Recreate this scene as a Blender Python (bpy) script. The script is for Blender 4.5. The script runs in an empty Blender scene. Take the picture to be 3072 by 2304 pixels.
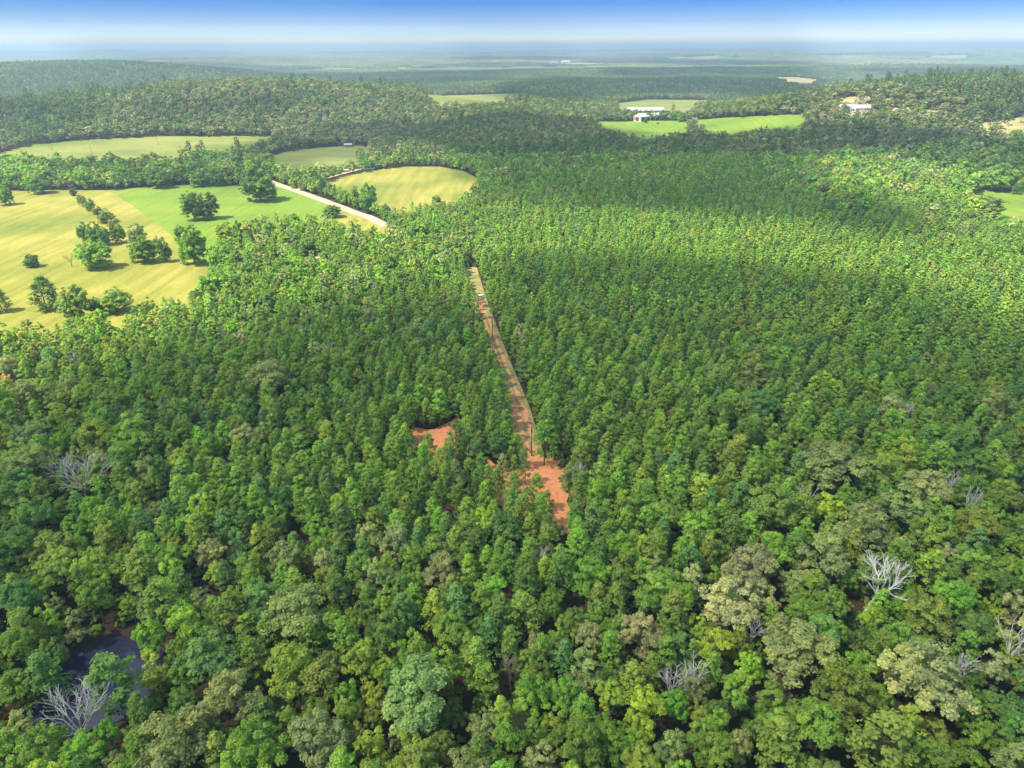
import bpy, math, random
import numpy as np
from mathutils import Vector, Matrix, Euler
from mathutils.geometry import delaunay_2d_cdt

SC = bpy.context.scene
COL = SC.collection
R = math.radians
rng = np.random.default_rng(7)
random.seed(7)

# ------------------------------------------------------------------ camera
CAM_Z = 115.0
PITCH = 25.35
ROLL = 0.2
FPX = 710.0                                   # focal length in pixels of a 1024 px wide picture
cam_d = bpy.data.cameras.new('camera')
cam_d.sensor_width = 36.0
cam_d.lens = FPX / 1024 * 36.0
cam_d.clip_start = 1.0
cam_d.clip_end = 80000.0
cam = bpy.data.objects.new('camera', cam_d)
COL.objects.link(cam)
cam.location = (0, 0, CAM_Z)
CAM_R = (Matrix.Rotation(R(90 - PITCH), 3, 'X') @ Matrix.Rotation(R(-ROLL), 3, 'Z'))
cam.rotation_euler = CAM_R.to_euler()
SC.camera = cam
SC.render.resolution_x = 1024; SC.render.resolution_y = 768

# ------------------------------------------------------------------ sun, sky, exposure
SUN_EL = 56.0
SUN_TO = Vector((-0.90, -0.43, 0)).normalized()       # compass direction towards the sun
sun_dir = Vector((SUN_TO.x * math.cos(R(SUN_EL)), SUN_TO.y * math.cos(R(SUN_EL)), math.sin(R(SUN_EL))))
ld = bpy.data.lights.new('sun', 'SUN')
ld.energy = 4.0; ld.angle = R(0.53); ld.color = (1.0, 0.93, 0.80)
lo = bpy.data.objects.new('sun', ld); COL.objects.link(lo)
lo.rotation_euler = sun_dir.to_track_quat('Z', 'Y').to_euler()
lo.location = (0, 0, 3000)

world = bpy.data.worlds.new('World'); SC.world = world; world.use_nodes = True
wn = world.node_tree.nodes; wl = world.node_tree.links
for n in list(wn): wn.remove(n)
wo = wn.new('ShaderNodeOutputWorld'); bg = wn.new('ShaderNodeBackground')
sky = wn.new('ShaderNodeTexSky'); sky.sky_type = 'NISHITA'; sky.sun_disc = False
sky.sun_elevation = R(SUN_EL); sky.sun_rotation = math.atan2(SUN_TO.x, SUN_TO.y)
sky.altitude = 100; sky.air_density = 1.0; sky.dust_density = 0.6; sky.ozone_density = 2.5
# the low sky: deep blue a few degrees up, pale over the horizon (by direction only)
tc = wn.new('ShaderNodeTexCoord'); sx = wn.new('ShaderNodeSeparateXYZ')
wl.new(tc.outputs['Generated'], sx.inputs[0])
cr = wn.new('ShaderNodeValToRGB')
mr = wn.new('ShaderNodeMapRange'); mr.inputs['From Min'].default_value = -0.004; mr.inputs['From Max'].default_value = 0.115
wl.new(sx.outputs['Z'], mr.inputs['Value']); wl.new(mr.outputs[0], cr.inputs[0])
SKY_RAMP = [(0.0, (0.64, 0.66, 0.70)), (0.11, (0.56, 0.60, 0.70)), (0.18, (0.37, 0.44, 0.66)), (0.277, (0.19, 0.285, 0.50)), (0.37, (0.108, 0.205, 0.45)), (0.454, (0.068, 0.162, 0.41)), (0.60, (0.07, 0.16, 0.41)), (1.0, (1.15, 1.02, 0.82))]
while len(cr.color_ramp.elements) < len(SKY_RAMP): cr.color_ramp.elements.new(0.5)
for e, (p, c) in zip(cr.color_ramp.elements, SKY_RAMP): e.position = p; e.color = (*c, 1)
mx = wn.new('ShaderNodeMix'); mx.data_type = 'RGBA'; mx.blend_type = 'MULTIPLY'; mx.inputs[0].default_value = 1.0
mx.clamp_result = False
wl.new(sky.outputs[0], mx.inputs[6]); wl.new(cr.outputs[0], mx.inputs[7])
wl.new(mx.outputs[2], bg.inputs[0]); wl.new(bg.outputs[0], wo.inputs[0])
bg.inputs[1].default_value = 0.15

SC.view_settings.view_transform = 'Standard'; SC.view_settings.look = 'None'
SC.view_settings.gamma = 1.0; SC.view_settings.use_curve_mapping = False
SC.view_settings.exposure = 1.42
cy = SC.cycles
cy.max_bounces = 5; cy.diffuse_bounces = 3; cy.glossy_bounces = 2; cy.transmission_bounces = 3
cy.transparent_max_bounces = 10; cy.volume_bounces = 0
cy.caustics_reflective = False; cy.caustics_refractive = False
cy.sample_clamp_indirect = 4.0
cy.use_denoising = True
try:
    cy.denoiser = 'OPENIMAGEDENOISE'; cy.denoising_prefilter = 'ACCURATE'
except Exception: pass

# ------------------------------------------------------------------ noise and terrain
def _hash(ix, iy, seed):
    h = (ix.astype(np.int64) * 374761393 + iy.astype(np.int64) * 668265263 + seed * 1442695041) & 0xffffffff
    h = ((h ^ (h >> 13)) * 1274126177) & 0xffffffff
    return ((h ^ (h >> 16)) & 0xffff) / 65535.0
def vnoise(x, y, s, seed=0):
    """smooth value noise 0..1, cell size s"""
    x = np.asarray(x, float) / s; y = np.asarray(y, float) / s
    ix = np.floor(x); iy = np.floor(y); fx = x - ix; fy = y - iy
    fx = fx * fx * (3 - 2 * fx); fy = fy * fy * (3 - 2 * fy)
    a = _hash(ix, iy, seed); b = _hash(ix + 1, iy, seed); c = _hash(ix, iy + 1, seed); d = _hash(ix + 1, iy + 1, seed)
    return (a * (1 - fx) + b * fx) * (1 - fy) + (c * (1 - fx) + d * fx) * fy
def fbm(x, y, s, seed=0):
    return (vnoise(x, y, s, seed) + 0.5 * vnoise(x, y, s / 2.1, seed + 5) + 0.25 * vnoise(x, y, s / 4.3, seed + 9)) / 1.75

HILLS = [  # azimuth deg (right +), distance, height, radius across, radius along, turn
    (32.0, 1290, 41, 330, 210), (25.5, 1180, 17, 200, 170), (40, 1200, 28, 260, 260), (20, 1250, 6, 160, 150),
    (-23, 1330, 32, 330, 240), (-15, 1400, 27, 260, 220), (-33, 1500, 24, 350, 250), (-5, 1500, 12, 260, 200),
    (-33, 2700, 66, 560, 330), (-23, 2600, 30, 420, 280), (-13, 2900, 8, 420, 260),
    (3, 2300, 8, 500, 250), (17, 2350, 16, 500, 250), (10, 3600, 22, 700, 350), (28, 4200, 34, 900, 400),
    (-20, 6500, 52, 1500, 700), (0, 6000, 22, 1200, 500), (20, 7000, 40, 1600, 700), (33, 9000, 60, 2500, 900),
    (-8, 10500, 50, 2600, 900), (-30, 12500, 75, 3500, 1200), (12, 13500, 70, 4000, 1200), (34, 15500, 95, 4500, 1500), (-12, 18500, 90, 5000, 1500), (24, 19500, 105, 6000, 1500),
]
POND_C = None
def terrain(x, y):
    x = np.asarray(x, float); y = np.asarray(y, float)
    d = np.hypot(x, y)
    z = (fbm(x, y, 190, 3) - 0.5) * 3.0 + (fbm(x, y, 700, 11) - 0.5) * np.clip((d - 500) / 900, 0, 1) * 14
    z = z + (fbm(x, y, 1900, 21) - 0.5) * np.clip((d - 2200) / 5000, 0, 1) * 60
    for az, dist, h, ra, rl in HILLS:
        a = R(az); cx, cyy = dist * math.sin(a), dist * math.cos(a)
        u = (x - cx) * math.cos(a) - (y - cyy) * math.sin(a); v = (x - cx) * math.sin(a) + (y - cyy) * math.cos(a)
        z = z + h * np.exp(-(u / ra) ** 2 - (v / rl) ** 2)
    if POND_C is not None:
        px, py, rx, ry = POND_C
        q = ((x - px) / rx) ** 2 + ((y - py) / ry) ** 2
        z = z - 2.2 * np.exp(-(q ** 2) * 0.9)
    return z

K = 1024 / 2212.0                            # picture coordinates here are those of a 2212 px wide view
CR = np.array(CAM_R)
def ray(X, Y):
    v = CR @ np.array([(X * K - 512) / FPX, -(Y * K - 384) / FPX, -1.0])
    return v / np.linalg.norm(v)
def at(X, Y, up=0.0):
    """ground point seen at X,Y; up = height over the ground at which the line of sight is cut"""
    v = ray(X, Y)
    if v[2] > -0.004: v[2] = -0.004
    t = 30.0; step = 4.0; last = t
    while t < 40000:
        p = v * t
        if CAM_Z + p[2] < float(terrain(p[0], p[1])) + up: break
        last = t; t += max(step, t * 0.01)
    a, b = last, t
    for _ in range(18):
        m = (a + b) / 2; p = v * m
        if CAM_Z + p[2] < float(terrain(p[0], p[1])) + up: b = m
        else: a = m
    p = v * b
    return (p[0], p[1])
def proj(x, y, z):
    """world -> picture coordinates of the 2212 px view (arrays)"""
    q = np.stack([np.asarray(x, float), np.asarray(y, float), np.asarray(z, float) - CAM_Z], -1) @ CR
    dz = np.minimum(q[..., 2], -1e-3)
    return (q[..., 0] / -dz * FPX + 512) / K, (-q[..., 1] / -dz * FPX + 384) / K, -dz
def S(X, Y, up=0.0): return at(X / 3072 * 2212, Y / 3072 * 2212, up)
def poly(pts): return np.array([at(*p) for p in pts])
def inside(P, x, y):
    x = np.asarray(x, float); y = np.asarray(y, float); r = np.zeros(x.shape, bool)
    n = len(P); j = n - 1
    for i in range(n):
        xi, yi = P[i]; xj, yj = P[j]
        c = ((yi > y) != (yj > y)) & (x < (xj - xi) * (y - yi) / ((yj - yi) or 1e-9) + xi)
        r ^= c; j = i
    return r
def edge_dist(P, x, y, closed=True):
    x = np.asarray(x, float); y = np.asarray(y, float); best = np.full(x.shape, 1e9)
    n = len(P)
    for i in range(n if closed else n - 1):
        ax, ay = P[i]; bx, by = P[(i + 1) % n]
        L = (bx - ax) ** 2 + (by - ay) ** 2 + 1e-9
        t = np.clip(((x - ax) * (bx - ax) + (y - ay) * (by - ay)) / L, 0, 1)
        best = np.minimum(best, np.hypot(x - ax - t * (bx - ax), y - ay - t * (by - ay)))
    return best

_p = at(208, 1470)
POND_C = (_p[0], _p[1], 12.5, 14.0)

# ------------------------------------------------------------------ tags and mesh helpers
def tag(o, label=None, cat=None, group=None, kind=None):
    if label: o['label'] = label
    if cat: o['category'] = cat
    if group: o['group'] = group
    if kind: o['kind'] = kind
    return o
def add(name, data, parent=None, loc=None):
    o = bpy.data.objects.new(name, data); COL.objects.link(o)
    if parent is not None: o.parent = parent
    if loc is not None: o.location = loc
    return o
def empty(name, loc, rz=0.0, scale=None):
    o = add(name, None, loc=loc); o.rotation_euler = (0, 0, rz); o.empty_display_size = 0.5
    if scale is not None: o.scale = scale
    return o
def mesh_np(name, V, F, mats, mat_idx=None, smooth=False, face_attr=None):
    """V (n,3); F list of index arrays with equal row length or a list of faces"""
    me = bpy.data.meshes.new(name)
    V = np.asarray(V, np.float32)
    blocks = F if isinstance(F, list) and len(F) and isinstance(F[0], np.ndarray) and F[0].ndim == 2 else None
    if blocks is None:
        me.from_pydata([tuple(map(float, v)) for v in V], [], [list(map(int, f)) for f in F])
    else:
        me.vertices.add(len(V)); me.vertices.foreach_set('co', V.ravel())
        tot = np.concatenate([b.ravel() for b in blocks]).astype(np.int32)
        cnt = np.concatenate([np.full(len(b), b.shape[1], np.int32) for b in blocks])
        me.loops.add(len(tot)); me.loops.foreach_set('vertex_index', tot)
        me.polygons.add(len(cnt)); st = np.concatenate([[0], np.cumsum(cnt)[:-1]]).astype(np.int32)
        me.polygons.foreach_set('loop_start', st)
        me.update(calc_edges=True)
    for m in mats: me.materials.append(m)
    if mat_idx is not None: me.polygons.foreach_set('material_index', np.asarray(mat_idx, np.int32))
    if smooth: me.polygons.foreach_set('use_smooth', np.ones(len(me.polygons), bool))
    if face_attr is not None:
        a = me.attributes.new('cv', 'FLOAT', 'FACE'); a.data.foreach_set('value', np.asarray(face_attr, np.float32))
    me.validate(); me.update()
    return me
class MB:
    """boxes, tubes and free faces collected into one mesh"""
    def __init__(s): s.v = []; s.f = []
    def face(s, pts):
        b = len(s.v); s.v += [tuple(p) for p in pts]; s.f.append(list(range(b, b + len(pts))))
    def box(s, c, d, rz=0.0, taper=1.0):
        b = len(s.v); ca, sa = math.cos(rz), math.sin(rz)
        for k, (i, j) in [(0, (-1, -1)), (0, (1, -1)), (0, (1, 1)), (0, (-1, 1)), (1, (-1, -1)), (1, (1, -1)), (1, (1, 1)), (1, (-1, 1))]:
            t = taper if k else 1
            x = i * d[0] / 2 * t; y = j * d[1] / 2 * t
            s.v.append((c[0] + x * ca - y * sa, c[1] + x * sa + y * ca, c[2] + (k - 0.5) * d[2]))
        for q in ((0, 3, 2, 1), (4, 5, 6, 7), (0, 1, 5, 4), (1, 2, 6, 5), (2, 3, 7, 6), (3, 0, 4, 7)):
            s.f.append([b + i for i in q])
    def tube(s, p, q, r0, r1, n=6):
        p = Vector(p); q = Vector(q); d = (q - p)
        if d.length < 1e-6: return
        u = d.orthogonal().normalized(); w = d.normalized().cross(u)
        b = len(s.v)
        for c, r in ((p, r0), (q, r1)):
            for k in range(n):
                a = 2 * math.pi * k / n; s.v.append(tuple(c + (u * math.cos(a) + w * math.sin(a)) * r))
        for k in range(n):
            l = (k + 1) % n; s.f.append([b + k, b + l, b + n + l, b + n + k])
        s.f.append([b + n + k for k in range(n)]); s.f.append([b + k for k in reversed(range(n))])
    def prism(s, prof, y0, y1):
        """profile (x,z) extruded along y"""
        n = len(prof); b = len(s.v)
        s.v += [(x, y0, z) for x, z in prof] + [(x, y1, z) for x, z in prof]
        for i in range(n):
            j = (i + 1) % n; s.f.append([b + i, b + j, b + n + j, b + n + i])
        s.f.append([b + i for i in reversed(range(n))]); s.f.append([b + n + i for i in range(n)])
    def mesh(s, name, mats):
        return mesh_np(name, np.array(s.v), s.f, mats if isinstance(mats, list) else [mats])
    def build(s, name, mat, parent=None, bevel=0.0):
        o = add(name, s.mesh(name, mat), parent)
        if bevel:
            m = o.modifiers.new('bevel', 'BEVEL'); m.width = bevel; m.segments = 2
        return o

# ------------------------------------------------------------------ materials
def new_mat(name):
    m = bpy.data.materials.new(name); m.use_nodes = True
    return m, m.node_tree.nodes, m.node_tree.links, m.node_tree.nodes['Principled BSDF']
def plain(name, col, rough=0.6, metal=0.0, var=0.08, scale=1.5):
    m, n, l, p = new_mat(name)
    p.inputs['Roughness'].default_value = rough; p.inputs['Metallic'].default_value = metal
    g = n.new('ShaderNodeNewGeometry'); t = n.new('ShaderNodeTexNoise'); t.inputs['Scale'].default_value = scale; t.inputs['Detail'].default_value = 3
    l.new(g.outputs['Position'], t.inputs['Vector'])
    x = n.new('ShaderNodeMix'); x.data_type = 'RGBA'
    x.inputs[6].default_value = (*[c * (1 - 2 * var) for c in col], 1); x.inputs[7].default_value = (*[min(1, c * (1 + var)) for c in col], 1)
    l.new(t.outputs[0], x.inputs[0]); l.new(x.outputs[2], p.inputs['Base Color'])
    return m
def ramp_mat(name, layers, rough=0.95, bump=0.0, bscale=1.0):
    """layers: [(scale xyz, detail, [(pos,col),...]), ...]; the first is the base, the following multiply"""
    m, n, l, p = new_mat(name); p.inputs['Roughness'].default_value = rough
    try: p.inputs['Specular IOR Level'].default_value = 0.15
    except Exception: pass
    g = n.new('ShaderNodeNewGeometry'); out = None
    for sc, det, stops in layers:
        mp = n.new('ShaderNodeMapping'); mp.inputs['Scale'].default_value = sc[:3]
        if len(sc) > 3: mp.inputs['Rotation'].default_value = (0, 0, sc[3])
        t = n.new('ShaderNodeTexNoise'); t.inputs['Scale'].default_value = 1.0; t.inputs['Detail'].default_value = det
        r = n.new('ShaderNodeValToRGB')
        while len(r.color_ramp.elements) < len(stops): r.color_ramp.elements.new(0.5)
        for e, (q, c) in zip(r.color_ramp.elements, stops): e.position = q; e.color = (*c, 1)
        l.new(g.outputs['Position'], mp.inputs[0]); l.new(mp.outputs[0], t.inputs['Vector']); l.new(t.outputs[0], r.inputs[0])
        if out is None: out = r.outputs[0]
        else:
            x = n.new('ShaderNodeMix'); x.data_type = 'RGBA'; x.blend_type = 'MULTIPLY'; x.inputs[0].default_value = 1
            l.new(out, x.inputs[6]); l.new(r.outputs[0], x.inputs[7]); out = x.outputs[2]
    l.new(out, p.inputs['Base Color'])
    if bump:
        t = n.new('ShaderNodeTexNoise'); t.inputs['Scale'].default_value = bscale; t.inputs['Detail'].default_value = 4
        b = n.new('ShaderNodeBump'); b.inputs['Strength'].default_value = bump; b.inputs['Distance'].default_value = 0.3
        l.new(g.outputs['Position'], t.inputs['Vector']); l.new(t.outputs[0], b.inputs['Height']); l.new(b.outputs[0], p.inputs['Normal'])
    return m
W = (1, 1, 1)
def leaf_mat(name, spread=0.48):
    """colour = the tree's own tint x leaf to leaf variation, with lighter and darker clumps put into the colour"""
    m, n, l, p = new_mat(name); n.remove(p)
    out = n['Material Output']
    t = n.new('ShaderNodeAttribute'); t.attribute_type = 'INSTANCER'; t.attribute_name = 'tint'
    c = n.new('ShaderNodeAttribute'); c.attribute_type = 'GEOMETRY'; c.attribute_name = 'cv'
    mr = n.new('ShaderNodeMapRange'); mr.inputs['To Min'].default_value = 1 - spread; mr.inputs['To Max'].default_value = 1 + spread
    l.new(c.outputs['Fac'], mr.inputs['Value'])
    x = n.new('ShaderNodeVectorMath'); x.operation = 'SCALE'
    hm = n.new('ShaderNodeMix'); hm.data_type = 'RGBA'; hm.inputs[6].default_value = (0.86, 1.0, 1.15, 1); hm.inputs[7].default_value = (1.16, 1.0, 0.80, 1)
    l.new(c.outputs['Fac'], hm.inputs[0])
    hv = n.new('ShaderNodeVectorMath'); hv.operation = 'MULTIPLY'; l.new(t.outputs['Color'], hv.inputs[0]); l.new(hm.outputs[2], hv.inputs[1])
    l.new(hv.outputs[0], x.inputs[0]); l.new(mr.outputs[0], x.inputs['Scale'])
    d = n.new('ShaderNodeBsdfDiffuse'); tr = n.new('ShaderNodeBsdfTranslucent'); ms = n.new('ShaderNodeAddShader')
    x2 = n.new('ShaderNodeVectorMath'); x2.operation = 'MULTIPLY'; x2.inputs[1].default_value = (0.85, 0.95, 0.5)
    l.new(x.outputs[0], x2.inputs[0])
    l.new(x.outputs[0], d.inputs['Color']); l.new(x2.outputs[0], tr.inputs['Color'])     # a leaf reflects and lets through
    l.new(d.outputs[0], ms.inputs[0]); l.new(tr.outputs[0], ms.inputs[1])
    l.new(ms.outputs[0], out.inputs['Surface'])
    return m
M_LEAF = leaf_mat('leaves'); M_NEEDLE = leaf_mat('needles', 0.45)
M_BARK = plain('bark', (0.10, 0.075, 0.055), 0.9, var=0.25)
M_DEAD = plain('bare_wood', (0.46, 0.43, 0.39), 0.85, var=0.2, scale=0.8)
M_WHITE = plain('bleached_wood', (0.72, 0.69, 0.63), 0.85, var=0.15, scale=0.8)
M_DEAD2 = plain('brown_bare_wood', (0.24, 0.19, 0.16), 0.9, var=0.2, scale=0.8)
M_FLOOR = ramp_mat('forest_floor', [((0.12, 0.12, 0.12), 5, [(0.35, (0.045, 0.05, 0.02)), (0.5, (0.09, 0.065, 0.035)), (0.62, (0.16, 0.085, 0.05)), (0.75, (0.06, 0.08, 0.025))])], bump=0.6)
M_HAY = ramp_mat('mown_hay_grass', [((0.011, 0.011, 0.011), 6, [(0.32, (0.145, 0.178, 0.024)), (0.45, (0.215, 0.212, 0.032)), (0.58, (0.29, 0.258, 0.050)), (0.72, (0.185, 0.205, 0.026))]),
    ((0.16, 0.012, 0.1, 0.35), 3, [(0.38, (0.80, 0.87, 0.77)), (0.6, (1.09, 1.06, 1.10))]), ((0.5, 0.5, 0.5), 4, [(0.3, (0.85, 0.85, 0.8)), (0.7, (1.1, 1.1, 1.1))])], bump=0.2)
M_GREEN = ramp_mat('green_pasture', [((0.010, 0.02, 0.01), 5, [(0.3, (0.115, 0.175, 0.018)), (0.5, (0.150, 0.230, 0.021)), (0.7, (0.195, 0.240, 0.026))]),
    ((0.35, 0.012, 0.1, -0.5), 2, [(0.38, (0.86, 0.9, 0.85)), (0.6, (1.05, 1.05, 1.05))]), ((0.5, 0.5, 0.5), 4, [(0.3, (0.87, 0.87, 0.85)), (0.7, (1.08, 1.08, 1.05))])], bump=0.2)
M_PALE = ramp_mat('pale_pasture', [((0.008, 0.014, 0.01), 5, [(0.3, (0.12, 0.155, 0.03)), (0.5, (0.175, 0.20, 0.04)), (0.7, (0.225, 0.23, 0.055))]),
    ((0.03, 0.06, 0.05), 4, [(0.35, (0.85, 0.88, 0.85)), (0.65, (1.08, 1.06, 1.05))])])
M_TAN = ramp_mat('dry_ground', [((0.03, 0.03, 0.03), 5, [(0.3, (0.20, 0.22, 0.07)), (0.5, (0.29, 0.25, 0.11)), (0.7, (0.36, 0.30, 0.15))])])
M_RED = ramp_mat('red_clay', [((0.12, 0.12, 0.12), 6, [(0.25, (0.26, 0.19, 0.09)), (0.36, (0.58, 0.235, 0.095)), (0.6, (0.68, 0.28, 0.12)), (0.8, (0.54, 0.28, 0.13))]),
    ((0.9, 0.9, 0.9), 5, [(0.3, (0.8, 0.78, 0.76)), (0.7, (1.1, 1.1, 1.1))])], bump=0.5)
M_TRACK = ramp_mat('dirt_track', [((0.09, 0.035, 0.1), 6, [(0.30, (0.34, 0.29, 0.11)), (0.42, (0.54, 0.29, 0.13)), (0.62, (0.60, 0.28, 0.125)), (0.80, (0.40, 0.30, 0.11))]),
    ((0.9, 0.9, 0.9), 5, [(0.3, (0.78, 0.78, 0.76)), (0.7, (1.12, 1.1, 1.1))])], bump=0.5)
M_VERGE = ramp_mat('rough_verge', [((0.1, 0.1, 0.1), 5, [(0.3, (0.13, 0.17, 0.035)), (0.48, (0.26, 0.25, 0.08)), (0.62, (0.36, 0.25, 0.12)), (0.78, (0.18, 0.20, 0.05))]), ((0.9, 0.9, 0.9), 5, [(0.3, (0.7, 0.72, 0.7)), (0.7, (1.12, 1.1, 1.1))])], bump=0.5)
M_SAND = ramp_mat('sandy_road', [((0.08, 0.08, 0.08), 5, [(0.3, (0.34, 0.26, 0.17)), (0.6, (0.46, 0.35, 0.24)), (0.8, (0.40, 0.27, 0.17))])])
M_BANK = ramp_mat('pond_mud', [((0.25, 0.25, 0.25), 5, [(0.35, (0.03, 0.028, 0.012)), (0.6, (0.075, 0.045, 0.018)), (0.8, (0.04, 0.04, 0.014))])], bump=0.4)

# ground of the far country: woods, with fields among them (its own colour by place)
def far_ground_mat():
    m, n, l, p = new_mat('terrain_cover'); p.inputs['Roughness'].default_value = 1.0
    try: p.inputs['Specular IOR Level'].default_value = 0.0
    except Exception: pass
    g = n.new('ShaderNodeNewGeometry')
    def noise(sc, det, stops):
        mp = n.new('ShaderNodeMapping'); mp.inputs['Scale'].default_value = sc
        t = n.new('ShaderNodeTexNoise'); t.inputs['Scale'].default_value = 1; t.inputs['Detail'].default_value = det
        r = n.new('ShaderNodeValToRGB')
        while len(r.color_ramp.elements) < len(stops): r.color_ramp.elements.new(0.5)
        for e, (q, c) in zip(r.color_ramp.elements, stops): e.position = q; e.color = (*c, 1)
        l.new(g.outputs['Position'], mp.inputs[0]); l.new(mp.outputs[0], t.inputs['Vector']); l.new(t.outputs[0], r.inputs[0])
        return r.outputs[0]
    floor = noise((0.12,) * 3, 5, [(0.35, (0.025, 0.035, 0.012)), (0.5, (0.038, 0.034, 0.016)), (0.66, (0.07, 0.040, 0.022)), (0.78, (0.035, 0.055, 0.015))])
    wood = noise((0.006,) * 3, 8, [(0.3, (0.025, 0.05, 0.022)), (0.5, (0.045, 0.075, 0.03)), (0.66, (0.07, 0.095, 0.04))])
    a = n.new('ShaderNodeAttribute'); a.attribute_name = 'far'
    x = n.new('ShaderNodeMix'); x.data_type = 'RGBA'
    l.new(a.outputs['Fac'], x.inputs[0]); l.new(floor, x.inputs[6]); l.new(wood, x.inputs[7])
    o = n.new('ShaderNodeAttribute'); o.attribute_name = 'open'
    past = noise((0.003,) * 3, 4, [(0.35, (0.17, 0.24, 0.06)), (0.5, (0.28, 0.29, 0.10)), (0.65, (0.20, 0.26, 0.06))])
    y = n.new('ShaderNodeMix'); y.data_type = 'RGBA'
    l.new(o.outputs['Fac'], y.inputs[0]); l.new(x.outputs[2], y.inputs[6]); l.new(past, y.inputs[7])
    l.new(y.outputs[2], p.inputs['Base Color'])
    return m
M_GROUND = far_ground_mat()

# ------------------------------------------------------------------ terrain sheet
def build_terrain():
    rings = np.concatenate([[0.0], np.geomspace(25, 36000, 250)])
    ang = np.concatenate([np.linspace(-180, -46, 30)[:-1], np.linspace(-46, 46, 240), np.linspace(46, 180, 30)[1:-1]])
    a = np.radians(ang); nr, na = len(rings), len(a)
    rr, aa = np.meshgrid(rings[1:], a, indexing='ij')
    x = rr * np.sin(aa); y = rr * np.cos(aa); z = terrain(x, y)
    far = np.clip((rr - 3400) / 500, 0, 1)
    vf = np.clip((rr - 19500) / 1500, 0, 1)
    z = z + vf * (rng.random(x.shape) * 9 + 6)          # the farthest canopy
    V = np.concatenate([[[0, 0, float(terrain(0, 0))]], np.stack([x, y, z], -1).reshape(-1, 3)])
    i = np.arange(nr - 2)[:, None] * na + 1; j = np.arange(na)[None, :]; j2 = (np.arange(na)[None, :] + 1) % na
    q = np.stack([i + j, i + na + j, i + na + j2, i + j2], -1).reshape(-1, 4)
    tri = np.stack([np.zeros(na, int), 1 + np.arange(na), 1 + (np.arange(na) + 1) % na], -1)
    me = mesh_np('terrain', V, [q, tri], [M_GROUND], smooth=True)
    at_ = me.attributes.new('far', 'FLOAT', 'POINT')
    at_.data.foreach_set('value', np.concatenate([[0], far.ravel()]).astype(np.float32))
    op = np.clip((fbm(x, y, 520, 71) - 0.645) / 0.02, 0, 1) * (far > 0.9)
    ao = me.attributes.new('open', 'FLOAT', 'POINT'); ao.data.foreach_set('value', np.concatenate([[0], op.ravel()]).astype(np.float32))
    return tag(add('terrain', me), 'rolling wooded land reaching the horizon', kind='structure')
build_terrain()

def sheet(name, P, mat, step, label, lift=0.15, wobble=0.0):
    """a sheet that follows the terrain inside the ground polygon P"""
    P = np.asarray(P, float); pts = []
    n = len(P)
    for i in range(n):
        a, b = P[i], P[(i + 1) % n]; k = max(1, int(np.hypot(*(b - a)) / step))
        for t in range(k):
            q = a + (b - a) * t / k
            pts.append(q)
    pts = np.array(pts)
    if wobble:
        c = P.mean(0); r = pts - c; rl = np.hypot(r[:, 0], r[:, 1])[:, None]
        pts = pts + r / rl * ((vnoise(pts[:, 0], pts[:, 1], step * 1.6, 77) - 0.5) * 2 * wobble)[:, None]
    nb = len(pts); mn, mxx = pts.min(0), pts.max(0)
    gx, gy = np.meshgrid(np.arange(mn[0], mxx[0], step), np.arange(mn[1], mxx[1], step))
    gx = gx.ravel(); gy = gy.ravel(); ok = inside(pts, gx, gy) & (edge_dist(pts, gx, gy) > step * 0.45)
    allp = np.concatenate([pts, np.stack([gx[ok], gy[ok]], -1)])
    r = delaunay_2d_cdt([Vector((float(a), float(b))) for a, b in allp], [], [list(range(nb))], 1, 1e-4)
    vv = np.array([[v.x, v.y] for v in r[0]]); d = np.hypot(vv[:, 0], vv[:, 1])
    z = terrain(vv[:, 0], vv[:, 1]) + lift + 0.0005 * d
    me = mesh_np(name, np.column_stack([vv, z]), [list(f) for f in r[2]], [mat], smooth=True)
    return tag(add(name, me), label, kind='structure')

# fields, all as ground polygons (far edges seen at the ground, near edges over the tree tops)
T = 9.0
F_HAY = poly([(-160, 425), (0, 414), (100, 412), (165, 412), (235, 412), (300, 455), (372, 510), (392, 560), (470, 575), (480, 600), (455, 640), (400, 668, T), (330, 655, T), (250, 690, T), (80, 700, T), (40, 720, T), (-40, 722, T), (-260, 730, T)])
F_GREEN = poly([(235, 412), (330, 404), (420, 400), (520, 402), (600, 402), (640, 414), (700, 438), (730, 455), (700, 470, T), (620, 470, T), (560, 478, T), (505, 490, T), (480, 520, T), (470, 575), (392, 560), (372, 510), (300, 455)])
F_UP = poly([(-30, 340), (60, 315), (180, 304), (340, 296), (480, 295), (596, 296), (560, 318, T), (430, 332, T), (345, 350, T), (190, 350, T), (60, 348, T), (0, 345, T)])
F_MID = poly([(580, 337), (620, 328), (690, 320), (780, 315), (800, 322), (800, 345), (770, 364), (735, 378), (690, 382), (640, 382, 5), (605, 372, 8), (585, 352, 8)])
F_YEL = poly([(690, 398), (735, 384), (800, 369), (870, 361), (950, 361), (1000, 370), (1042, 392), (1030, 410, T), (990, 432, T), (900, 446, T), (850, 465, T), (826, 468), (770, 440), (730, 425)])
F_SHOULDER = poly([(700, 438), (760, 458), (836, 488), (850, 492), (835, 494, 13), (770, 478, 13), (700, 464, 13)])
F_SMALL = poly([(1040, 372), (1060, 400), (1045, 412, T), (1030, 395)])
F_FAR1 = poly([(905, 208), (960, 207), (1115, 203), (1112, 216), (1090, 222, T), (1000, 224, T), (945, 222, T)])
F_FAR2 = poly([(1333, 224), (1400, 216), (1500, 217), (1560, 221), (1530, 228), (1500, 245), (1480, 250, 5), (1333, 250)])
F_FAR3 = poly([(1283, 263), (1330, 264), (1400, 262), (1470, 262), (1492, 262, 4), (1480, 272, 18), (1440, 276, 18), (1400, 284, 18), (1375, 282, 18), (1345, 272, 18), (1300, 269, 14)])
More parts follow.
